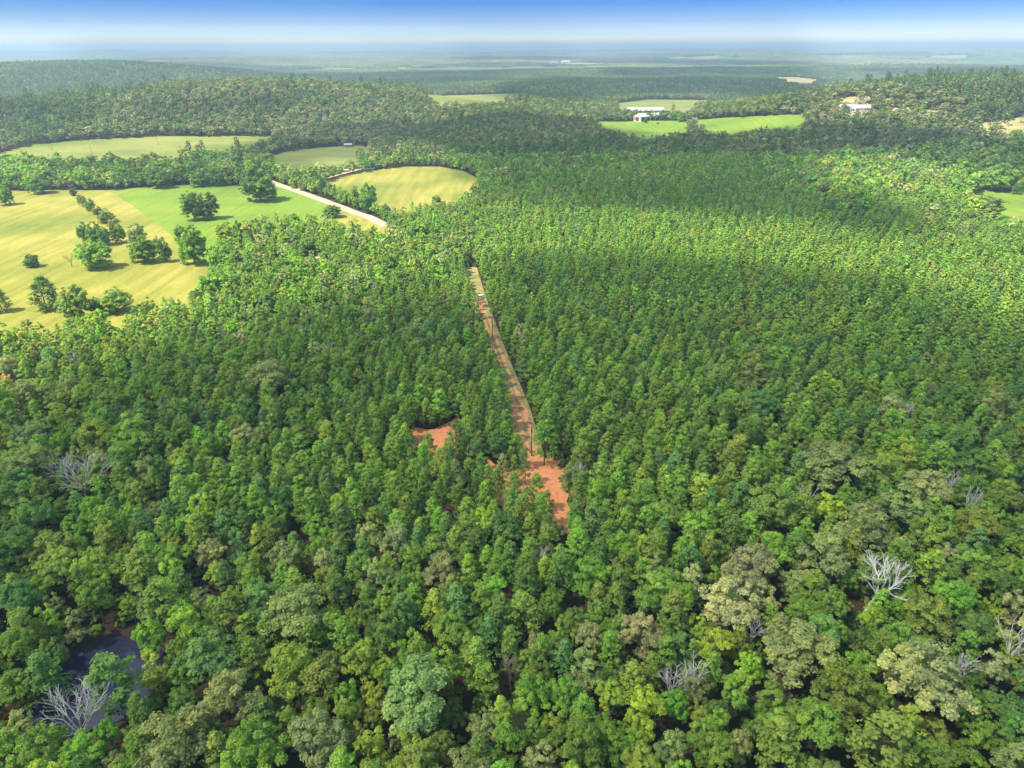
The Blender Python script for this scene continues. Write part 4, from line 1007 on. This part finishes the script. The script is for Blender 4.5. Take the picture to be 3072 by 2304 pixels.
# ------------------------------------------------------------------ the rest of the woods (beyond counting)
def stuff_object(name, label, kinds, rows):
    """kinds: list of proto lists; rows: x, y, z, sx, sz, rz, tint3, model index, tiltx, tilty"""
    col = bpy.data.collections.new(name + '_models'); k = 0; start = {}
    for kd in kinds:
        start[kd] = k
        for tup in PROTO[kd]:
            o = bpy.data.objects.new(f'{name}_model_{k:03d}', tup[0]); col.objects.link(o); k += 1
    n = len(rows['x'])
    me = bpy.data.meshes.new(name); me.vertices.add(n)
    me.vertices.foreach_set('co', np.stack([rows['x'], rows['y'], rows['z']], -1).astype(np.float32).ravel())
    def at_(nm, ty, v, key='value'):
        a = me.attributes.new(nm, ty, 'POINT'); a.data.foreach_set(key, np.ascontiguousarray(v).ravel())
    at_('tint', 'FLOAT_COLOR', np.concatenate([rows['tint'], np.ones((n, 1))], 1).astype(np.float32), 'color')
    at_('isc', 'FLOAT_VECTOR', np.stack([rows['sx'], rows['sx'], rows['sz']], -1).astype(np.float32), 'vector')
    at_('irot', 'FLOAT_VECTOR', np.stack([rows['tx'], rows['ty'], rows['rz']], -1).astype(np.float32), 'vector')
    at_('idx', 'INT', (rows['idx'] + np.array([start[q] for q in rows['kd']])).astype(np.int32))
    o = add(name, me); tag(o, label, kind='stuff')
    ng = bpy.data.node_groups.new(name, 'GeometryNodeTree')
    ng.interface.new_socket('Geometry', in_out='INPUT', socket_type='NodeSocketGeometry'); ng.interface.new_socket('Geometry', in_out='OUTPUT', socket_type='NodeSocketGeometry')
    N = ng.nodes; Lk = ng.links
    gi = N.new('NodeGroupInput'); go = N.new('NodeGroupOutput'); ip = N.new('GeometryNodeInstanceOnPoints'); ci = N.new('GeometryNodeCollectionInfo')
    ci.inputs['Collection'].default_value = col; ci.inputs['Separate Children'].default_value = True; ci.inputs['Reset Children'].default_value = True
    ip.inputs['Pick Instance'].default_value = True
    def na(nm, ty):
        a = N.new('GeometryNodeInputNamedAttribute'); a.data_type = ty; a.inputs['Name'].default_value = nm; return a.outputs['Attribute']
    Lk.new(gi.outputs[0], ip.inputs['Points']); Lk.new(ci.outputs[0], ip.inputs['Instance'])
    Lk.new(na('idx', 'INT'), ip.inputs['Instance Index']); Lk.new(na('irot', 'FLOAT_VECTOR'), ip.inputs['Rotation']); Lk.new(na('isc', 'FLOAT_VECTOR'), ip.inputs['Scale'])
    Lk.new(ip.outputs[0], go.inputs[0])
    md = o.modifiers.new('trees', 'NODES'); md.node_group = ng
    return o
def rows_from(lst):
    """lst: x, y, r, h, kind, tint"""
    x = np.array([p[0] for p in lst]); y = np.array([p[1] for p in lst]); r = np.array([p[2] for p in lst]); h = np.array([p[3] for p in lst]); d = np.hypot(x, y)
    kd = []; idx = []; sx = []; sz = []
    for i, p in enumerate(lst):
        k = p[4]; R0, H0 = REF[k]
        lod = ('' if d[i] < 300 else 'm' if d[i] < 640 else 'l') if k in 'PB' else ''
        kd.append(k + lod); idx.append(random.randrange(len(PROTO[k + lod]))); sx.append(r[i] / R0); sz.append(h[i] / H0)
    n = len(lst)
    return dict(x=x, y=y, z=terrain(x, y), sx=np.array(sx), sz=np.array(sz), rz=rng.random(n) * 6.283, tx=rng.normal(size=n) * .04, ty=rng.normal(size=n) * .04,
                tint=np.array([p[5] for p in lst]), idx=np.array(idx), kd=kd)
rest = {'P': [], 'B': []}
for i, p in enumerate(placed):
    if i in single_ids: continue
    rest['P' if p[4] in 'PT' else 'B'].append((p[0], p[1], p[2], p[3], p[4], tint_of(p[5])))

# 800 m and beyond: stands of one kind or another, by place
def scatter_far(y0, y1):
    out = []
    s = 7.4
    gy = np.arange(y0 * 0.78, y1, s); gx = np.arange(-y1 * HALF, y1 * HALF, s)
    X, Y = np.meshgrid(gx, gy); X = X + rng.uniform(-.5, .5, X.shape) * s * 0.95; Y = Y + rng.uniform(-.5, .5, Y.shape) * s * 0.95
    X = X.ravel(); Y = Y.ravel(); d = np.hypot(X, Y)
    ok = (Y >= y0) & (Y < y1) & (np.abs(X) < Y * HALF + 50)
    X, Y = X[ok], Y[ok]
    ok = ~blocked(X, Y)
    for P in (F_HILL1, F_HILL2, F_HILL3): ok &= ~(inside(P, X, Y) & ((edge_dist(P, X, Y) > 14) | (rng.random(len(X)) < .6)) & (rng.random(len(X)) < .90))
    X, Y = X[ok], Y[ok]
    stand = fbm(X, Y, 210, 61); tone = fbm(X, Y, 90, 62); u = rng.random(len(X)); v = rng.random(len(X))
    for i in range(len(X)):
        pine = u[i] < (0.85 if stand[i] > 0.56 else 0.16)
        if pine:
            tall = v[i] < 0.05 and Y[i] < 1500
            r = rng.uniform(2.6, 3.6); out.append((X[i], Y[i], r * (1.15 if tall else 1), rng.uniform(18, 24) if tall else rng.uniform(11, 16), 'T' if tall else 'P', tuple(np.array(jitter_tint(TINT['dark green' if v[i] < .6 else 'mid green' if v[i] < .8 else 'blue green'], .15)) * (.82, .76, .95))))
        else:
            if v[i] < 0.22: continue
            r = rng.uniform(3.8, 6.2); q = rng.random() + (tone[i] - .5) * .8
            nm = 'dark green' if q < .14 else 'mid green' if q < .36 else 'olive green' if q < .56 else 'grey green' if q < .84 else 'pale grey' if q < 1.05 else 'pale yellow'
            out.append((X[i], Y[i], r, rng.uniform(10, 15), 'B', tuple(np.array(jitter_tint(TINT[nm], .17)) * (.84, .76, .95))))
    return out
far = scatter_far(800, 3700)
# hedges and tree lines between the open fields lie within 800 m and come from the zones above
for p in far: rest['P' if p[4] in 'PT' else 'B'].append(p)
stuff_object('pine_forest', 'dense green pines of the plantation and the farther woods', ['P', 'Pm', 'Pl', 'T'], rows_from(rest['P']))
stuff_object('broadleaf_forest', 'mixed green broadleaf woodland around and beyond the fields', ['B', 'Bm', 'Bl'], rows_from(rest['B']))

def patches(kd, y0, y1, s, clear):
    gy = np.arange(y0, y1, s * 0.97); gx = np.arange(-y1 * HALF, y1 * HALF, s * 0.97)
    X, Y = np.meshgrid(gx, gy); X = X.ravel(); Y = Y.ravel(); ok = np.abs(X) < Y * HALF + s; X, Y = X[ok], Y[ok]
    bad = np.zeros(len(X), bool)
    for P in OPEN:
        if P[:, 1].max() < y0 - 500: continue
        bad |= inside(P, X, Y) | (edge_dist(P, X, Y) < clear)
    # some open farmland left in the far woods
    bad |= (fbm(X, Y, 520, 71) > 0.66)
    X, Y = X[~bad], Y[~bad]
    z = terrain(X, Y); e = s * 0.5
    dzx = (terrain(X + e, Y) - terrain(X - e, Y)) / (2 * e); dzy = (terrain(X, Y + e) - terrain(X, Y - e)) / (2 * e)
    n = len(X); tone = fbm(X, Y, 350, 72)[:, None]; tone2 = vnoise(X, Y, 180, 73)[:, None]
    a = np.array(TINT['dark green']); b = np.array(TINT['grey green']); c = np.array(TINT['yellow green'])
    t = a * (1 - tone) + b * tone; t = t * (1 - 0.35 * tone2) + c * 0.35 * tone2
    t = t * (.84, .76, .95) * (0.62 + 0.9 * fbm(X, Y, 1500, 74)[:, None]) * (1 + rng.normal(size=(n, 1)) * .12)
    return dict(x=X, y=Y, z=z, sx=np.ones(n), sz=rng.uniform(.85, 1.15, n), rz=np.zeros(n), tx=np.arctan(dzy), ty=-np.arctan(dzx), tint=t, idx=rng.integers(0, 3, n), kd=[kd] * n)
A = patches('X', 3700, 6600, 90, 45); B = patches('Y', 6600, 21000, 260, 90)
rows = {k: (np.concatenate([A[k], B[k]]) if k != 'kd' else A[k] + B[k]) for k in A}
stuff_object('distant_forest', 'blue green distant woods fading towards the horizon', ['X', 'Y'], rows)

# low scrub and understorey between the trunks
def scrub():
    V, F, CV = [], [], []
    lst = []
    n = 18000
    y = np.sqrt(rng.random(n) * (520 ** 2 - 50 ** 2) + 50 ** 2); x = (rng.random(n) * 2 - 1) * (y * HALF + 10); b = blocked(x, y)
    mods = []
    for i in range(3):
        v, f, c = crown_broad(4, 4, 12, 0.6, R0=1.6, base=0.1, top=2.0, flat=1.0); mods.append((mesh_np('scrub', v, [f], [M_LEAF], face_attr=c), None, None))
    PROTO['S'] = mods
    ok = ~b; x = x[ok]; y = y[ok]; m = len(x)
    nm = rng.integers(0, 4, m); tt = np.array([TINT[('dark green', 'olive green', 'mid green', 'grey green')[k]] for k in nm])
    rows = dict(x=x, y=y, z=terrain(x, y), sx=rng.uniform(.5, 1.4, m), sz=rng.uniform(.5, 1.5, m), rz=rng.random(m) * 6.28, tx=np.zeros(m), ty=np.zeros(m), tint=tt, idx=rng.integers(0, 3, m), kd=['S'] * m)
    stuff_object('undergrowth', 'low green undergrowth on the forest floor', ['S'], rows)
scrub()

# ------------------------------------------------------------------ utility poles and lines by the track
M_POLE = plain('weathered_pole', (0.10, 0.075, 0.06), 0.85, var=0.2); M_WIRE = plain('wire', (0.22, 0.22, 0.23), 0.5, 0.6); M_PORC = plain('insulator', (0.35, 0.33, 0.32), 0.3)
M_GREY = plain('grey_tank', (0.32, 0.33, 0.34), 0.4, 0.4)
def pole(x, y, h, label, group, rz=0.0, transformer=False):
    z = float(terrain(x, y)); root = empty('utility_pole', (x, y, z), rz)
    m = MB(); m.tube((0, 0, -1), (0, 0, h), 0.19, 0.13, 8); m.build('pole', M_POLE, root)
    m = MB(); m.box((0, 0, h - 0.6), (2.2, 0.12, 0.14)); m.build('crossarm', M_POLE, root)
    for dx in (-0.95, 0.95):
        m = MB(); m.tube((dx, 0, h - 0.53), (dx, 0, h - 0.30), 0.07, 0.05, 6); m.build('insulator', M_PORC, root)
    if transformer:
        m = MB(); m.tube((0.4, 0.1, h - 2.3), (0.4, 0.1, h - 1.3), 0.27, 0.27, 10); m.build('transformer', M_GREY, root)
    tag(root, label, 'utility pole', group); return (x, y, z + h)
tp = [pole(*at(1148, 986), 10.5, 'dark utility pole at the near end of the track by the red clearing', 'poles along the dirt track', 1.3, True),
      pole(*at(1064, 733), 10.5, 'dark utility pole halfway up the dirt track', 'poles along the dirt track', 1.3),
      pole(*at(1013, 598), 10.5, 'utility pole at the far end of the track beyond the white car', 'poles along the dirt track', 1.3)]
def wire(a, b, off, label):
    d = Vector((b[0] - a[0], b[1] - a[1], 0)).normalized(); n = Vector((-d.y, d.x, 0)) * off; m = MB(); last = None
    for i in range(17):
        t = i / 16; p = Vector(a).lerp(Vector(b), t) + n; p.z += -0.3 - 1.4 * 4 * t * (1 - t)
        if last is not None: m.tube(last, p, 0.022, 0.022, 4)
        last = p
    tag(m.build('power_line', M_WIRE), label, 'power line', 'wires above the dirt track')
for a, b, nm in ((tp[0], tp[1], 'lower'), (tp[1], tp[2], 'upper')):
    wire(a, b, 0.95, f'left hand wire over the {nm} half of the dirt track'); wire(a, b, -0.95, f'right hand wire over the {nm} half of the dirt track')
names = ['first', 'second', 'third', 'fourth', 'fifth']
for k, (cx_, cy_) in enumerate(((343, 983), (597, 1003), (1027, 948), (1178, 1003), (1237, 966))):
    pole(*S(cx_ / 2.16, cy_ / 2.16), 10.5, f'thin distant pole in the upper pasture, {names[k]} from the left', 'poles crossing the upper pasture', 0.3)

# ------------------------------------------------------------------ white car on the track
M_PAINT = plain('white_paint', (0.78, 0.78, 0.77), 0.28, var=0.02); M_GLASS = plain('dark_glass', (0.02, 0.025, 0.03), 0.08, var=0.0); M_TYRE = plain('tyre', (0.02, 0.02, 0.02), 0.85)
M_RIM = plain('rim', (0.45, 0.45, 0.47), 0.3, 0.8); M_LAMP = plain('lamp_lens', (0.7, 0.7, 0.72), 0.1); M_TAIL = plain('tail_lens', (0.35, 0.02, 0.02), 0.2); M_BLACK = plain('black_trim', (0.03, 0.03, 0.03), 0.6)
def suv(x, y, rz, label):
    root = empty('parked_car', (x, y, float(terrain(x, y)) + 0.14), rz)
    b = MB(); b.prism([(-2.35, .45), (-2.4, .95), (-2.28, 1.08), (2.25, .98), (2.38, .80), (2.4, .42), (1.9, .36), (-1.9, .36)], -.93, .93); body = b.build('body', M_PAINT, root, .06)
    c = MB()
    lo_ = [(-2.2, 1.06), (1.15, 1.03)]; hi_ = [(-2.0, 1.72), (.35, 1.74)]
    v = [(-2.22, -.88, 1.05), (1.2, -.88, 1.02), (1.2, .88, 1.02), (-2.22, .88, 1.05), (-2.02, -.72, 1.66), (.42, -.72, 1.68), (.42, .72, 1.68), (-2.02, .72, 1.66)]
    c.v = v; c.f = [[0, 1, 5, 4], [2, 3, 7, 6], [3, 0, 4, 7], [1, 2, 6, 5], [4, 5, 6, 7]]; c.build('window_glass', M_GLASS, root)
    r = MB(); r.box((-.80, 0, 1.70), (2.5, 1.46, .07)); 
    r.build('roof', M_PAINT, root, .03)
    for sy in (-1, 1):
        p = MB()
        for xa, xb in ((-2.2, -2.0), (-1.28, -1.22), (-.32, -.27), (1.2, .42)):
            p.tube((xa, sy * .885, 1.04), (xb, sy * .73, 1.69), .045, .045, 4)
        p.build('pillar', M_PAINT, root)
        h = MB(); h.box((2.36, sy * .68, .80), (.08, .34, .16)); h.build('headlight', M_LAMP, root)
        t = MB(); t.box((-2.38, sy * .80, .98), (.08, .18, .26)); t.build('tail_light', M_TAIL, root)
        mm = MB(); mm.box((.95, sy * 1.02, 1.10), (.14, .2, .14)); mm.build('mirror', M_PAINT, root)
        for wx in (-1.45, 1.45):
            w = MB(); w.tube((wx, sy * .72, .37), (wx, sy * .97, .37), .37, .37, 20); wo_ = w.build('wheel', M_TYRE, root)
            k = MB(); k.tube((wx, sy * .965, .37), (wx, sy * .985, .37), .23, .22, 14); k.build('rim', M_RIM, wo_)
    g = MB(); g.box((2.4, 0, .62), (.06, 1.5, .18)); g.build('grille', M_BLACK, root)
    tag(root, label, 'car'); return root
cx_, cyy_ = at(1036, 645)
suv(cx_, cyy_, math.radians(205), 'white car parked across the dirt track among the pines')

# ------------------------------------------------------------------ farm buildings far off
M_WROOF = plain('white_metal_roof', (0.58, 0.58, 0.60), 0.5, 0.0, 0.06, 0.4); M_WALL_W = plain('white_siding', (0.62, 0.61, 0.60), 0.7); M_WALL_R = plain('red_siding', (0.32, 0.07, 0.06), 0.7)
M_DARK = plain('dark_inside', (0.03, 0.03, 0.035), 0.9); M_TANROOF = plain('tan_roof', (0.45, 0.37, 0.28), 0.8); M_PINK = plain('pinkish_roof', (0.52, 0.42, 0.40), 0.7); M_BROWN = plain('brown_wall', (0.20, 0.15, 0.12), 0.8)  # near-black colour stands for the dark inside of doors, bays and windows
def building(name, x, y, L, Wd, hw, hr, rz, wall, roof, label, doors=2, windows=3, stripes=None, over=0.5, open_side=False):
    root = empty(name, (x, y, float(terrain(x, y))), rz)
    m = MB(); m.prism([(-Wd / 2, -1), (Wd / 2, -1), (Wd / 2, hw), (0, hr), (-Wd / 2, hw)], -L / 2, L / 2)
    m.build('wall', wall, root)
    r = MB(); t = .14
    for s_ in (-1, 1):
        e = s_ * (Wd / 2 + over); ez = hw - (hr - hw) / (Wd / 2) * over
        b = len(r.v)
        P = [(0, hr), (e, ez)]
        for yy in (-L / 2 - over, L / 2 + over):
            for (px, pz) in P: r.v += [(px, yy, pz + .04), (px, yy, pz + .04 + t)]
        for q in ((0, 2, 3, 1), (4, 5, 7, 6), (1, 3, 7, 5), (0, 4, 6, 2), (2, 6, 7, 3), (0, 1, 5, 4)): r.f.append([b + i for i in q])
    r.build('roof', roof, root)
    for k in range(doors):
        d = MB(); wd = min(3.2, Wd * .3); off = (k - (doors - 1) / 2) * wd * 1.4
        d.box((off, -L / 2 - .03, hw * .40), (wd, .08, hw * .8)); d.build('door', M_DARK, root)
    for k in range(windows):
        for s_ in (-1, 1):
            d = MB(); off = (k + .5) / windows * L - L / 2
            if open_side: d.box((s_ * (Wd / 2 + .03), off, hw * .42), (.08, L / windows * .84, hw * .78)); d.build('dark_bay_panel', M_DARK, root)  # flat dark panel on the closed wall, standing for a bay's dark inside
            else: d.box((s_ * (Wd / 2 + .03), off, hw * .55), (.08, 1.3, 1.1)); d.build('window', M_DARK, root)
    if stripes:
        n = 5
        for k in range(n):
            d = MB(); d.box((-Wd / 2 + (k + .5) * Wd / n, -L / 2 - .10, hw * .5), (Wd / n * .38, .06, hw * .96)); d.build('red_panel', stripes, root)
    return tag(root, label, 'building')
def SB(c0, c1, s, px, py): return S(c0 + px / s, c1 + py / s)
x, y = SB(1800, 280, 7.373, 1080, 600); building('barn', x, y, 46, 19, 7.5, 11, R(-62), M_WALL_W, M_WROOF, 'long white roofed barn with red and white striped end', 2, 5, M_WALL_R, open_side=True)
x, y = SB(1800, 280, 7.373, 990, 440); building('barn', x, y, 64, 25, 5.5, 9.5, R(-84), M_WALL_W, M_WROOF, 'wide low shed with a white roof behind the striped barn', 1, 6, open_side=True)
x, y = SB(1800, 280, 7.373, 745, 590); building('barn', x, y, 20, 12, 4, 6, R(-66), M_BROWN, M_WROOF, 'small dark shed with white roof joined left of the striped barn', 1, 2, open_side=True)
x, y = SB(1800, 280, 7.373, 580, 505); building('farmhouse', x, y, 18, 10, 3.2, 6, R(-80), M_WALL_W, M_TANROOF, 'small farmhouse with a tan roof left of the barns', 1, 3)
x, y = SB(2400, 240, 7.373, 1060, 660); building('barn', x, y, 26, 14, 4.5, 7, R(-80), M_WALL_W, M_WROOF, 'white roofed barn in the dry clearing on the hill', 1, 4)
x, y = SB(2400, 240, 7.373, 1350, 690); building('farmhouse', x, y, 24, 15, 4.5, 8, R(-84), M_WALL_W, M_PINK, 'pinkish roofed house right of the white hill barn', 2, 3)
x, y = SB(2400, 240, 7.373, 510, 490); building('barn', x, y, 20, 12, 4, 7, R(-86), M_WALL_R, plain('red_roof', (0.42, 0.10, 0.11), 0.6), 'small red barn at the left of the hill clearing', 1, 2, open_side=True)
x, y = SB(980, 420, 11.06, 1340, 960); building('mobile_home', x, y, 15.5, 5.2, 3.0, 3.9, R(-72), M_WALL_W, M_WROOF, 'long white mobile home under the tall pines', 0, 4, over=.15)
x, y = SB(980, 420, 11.06, 610, 1085); building('camper_trailer', x, y, 8, 2.8, 2.7, 3.1, R(-66), M_WALL_W, M_WROOF, 'small white camper beside the lane', 0, 2, over=.05)
x, y = SB(980, 420, 11.06, 715, 235); building('shed', x, y, 9, 6, 3, 4.5, R(-80), M_BROWN, plain('grey_roof', (0.30, 0.30, 0.32), 0.7), 'little grey brown shed at the back of the middle pasture', 1, 2)
for k, (X, Y, nm) in enumerate(((1222, 136, 'white building far away in the middle of the woods'), (1195, 138, 'tiny white building left of the other far white one'), (1432, 117, 'faint white building near the horizon right of centre'), (1560, 106, 'tiny white dot of a building on the horizon'))):
    x, y = at(X, Y, 12); building('far_building', x, y, 60, 40, 22, 27, R(-85), M_WALL_W, M_WROOF, nm, 1, 0)

# ------------------------------------------------------------------ haze: the air itself, one even box round everything
def haze():
    m = bpy.data.materials.new('haze'); m.use_nodes = True; n = m.node_tree.nodes; l = m.node_tree.links
    for q in list(n): n.remove(q)
    o = n.new('ShaderNodeOutputMaterial'); v = n.new('ShaderNodeVolumePrincipled')
    v.inputs['Color'].default_value = (0.50, 0.68, 0.84, 1); v.inputs['Density'].default_value = 0.00017; v.inputs['Anisotropy'].default_value = 0.1
    l.new(v.outputs[0], o.inputs['Volume'])
    b = MB(); b.box((0, 0, 55), (76000, 76000, 230))
    ob = b.build('haze', m); tag(ob, 'pale blue haze over the far country', kind='stuff')
haze()
print('trees near', len(placed), 'far', len(far), 'patches', len(rows['x']), 'singles', len(single_ids))
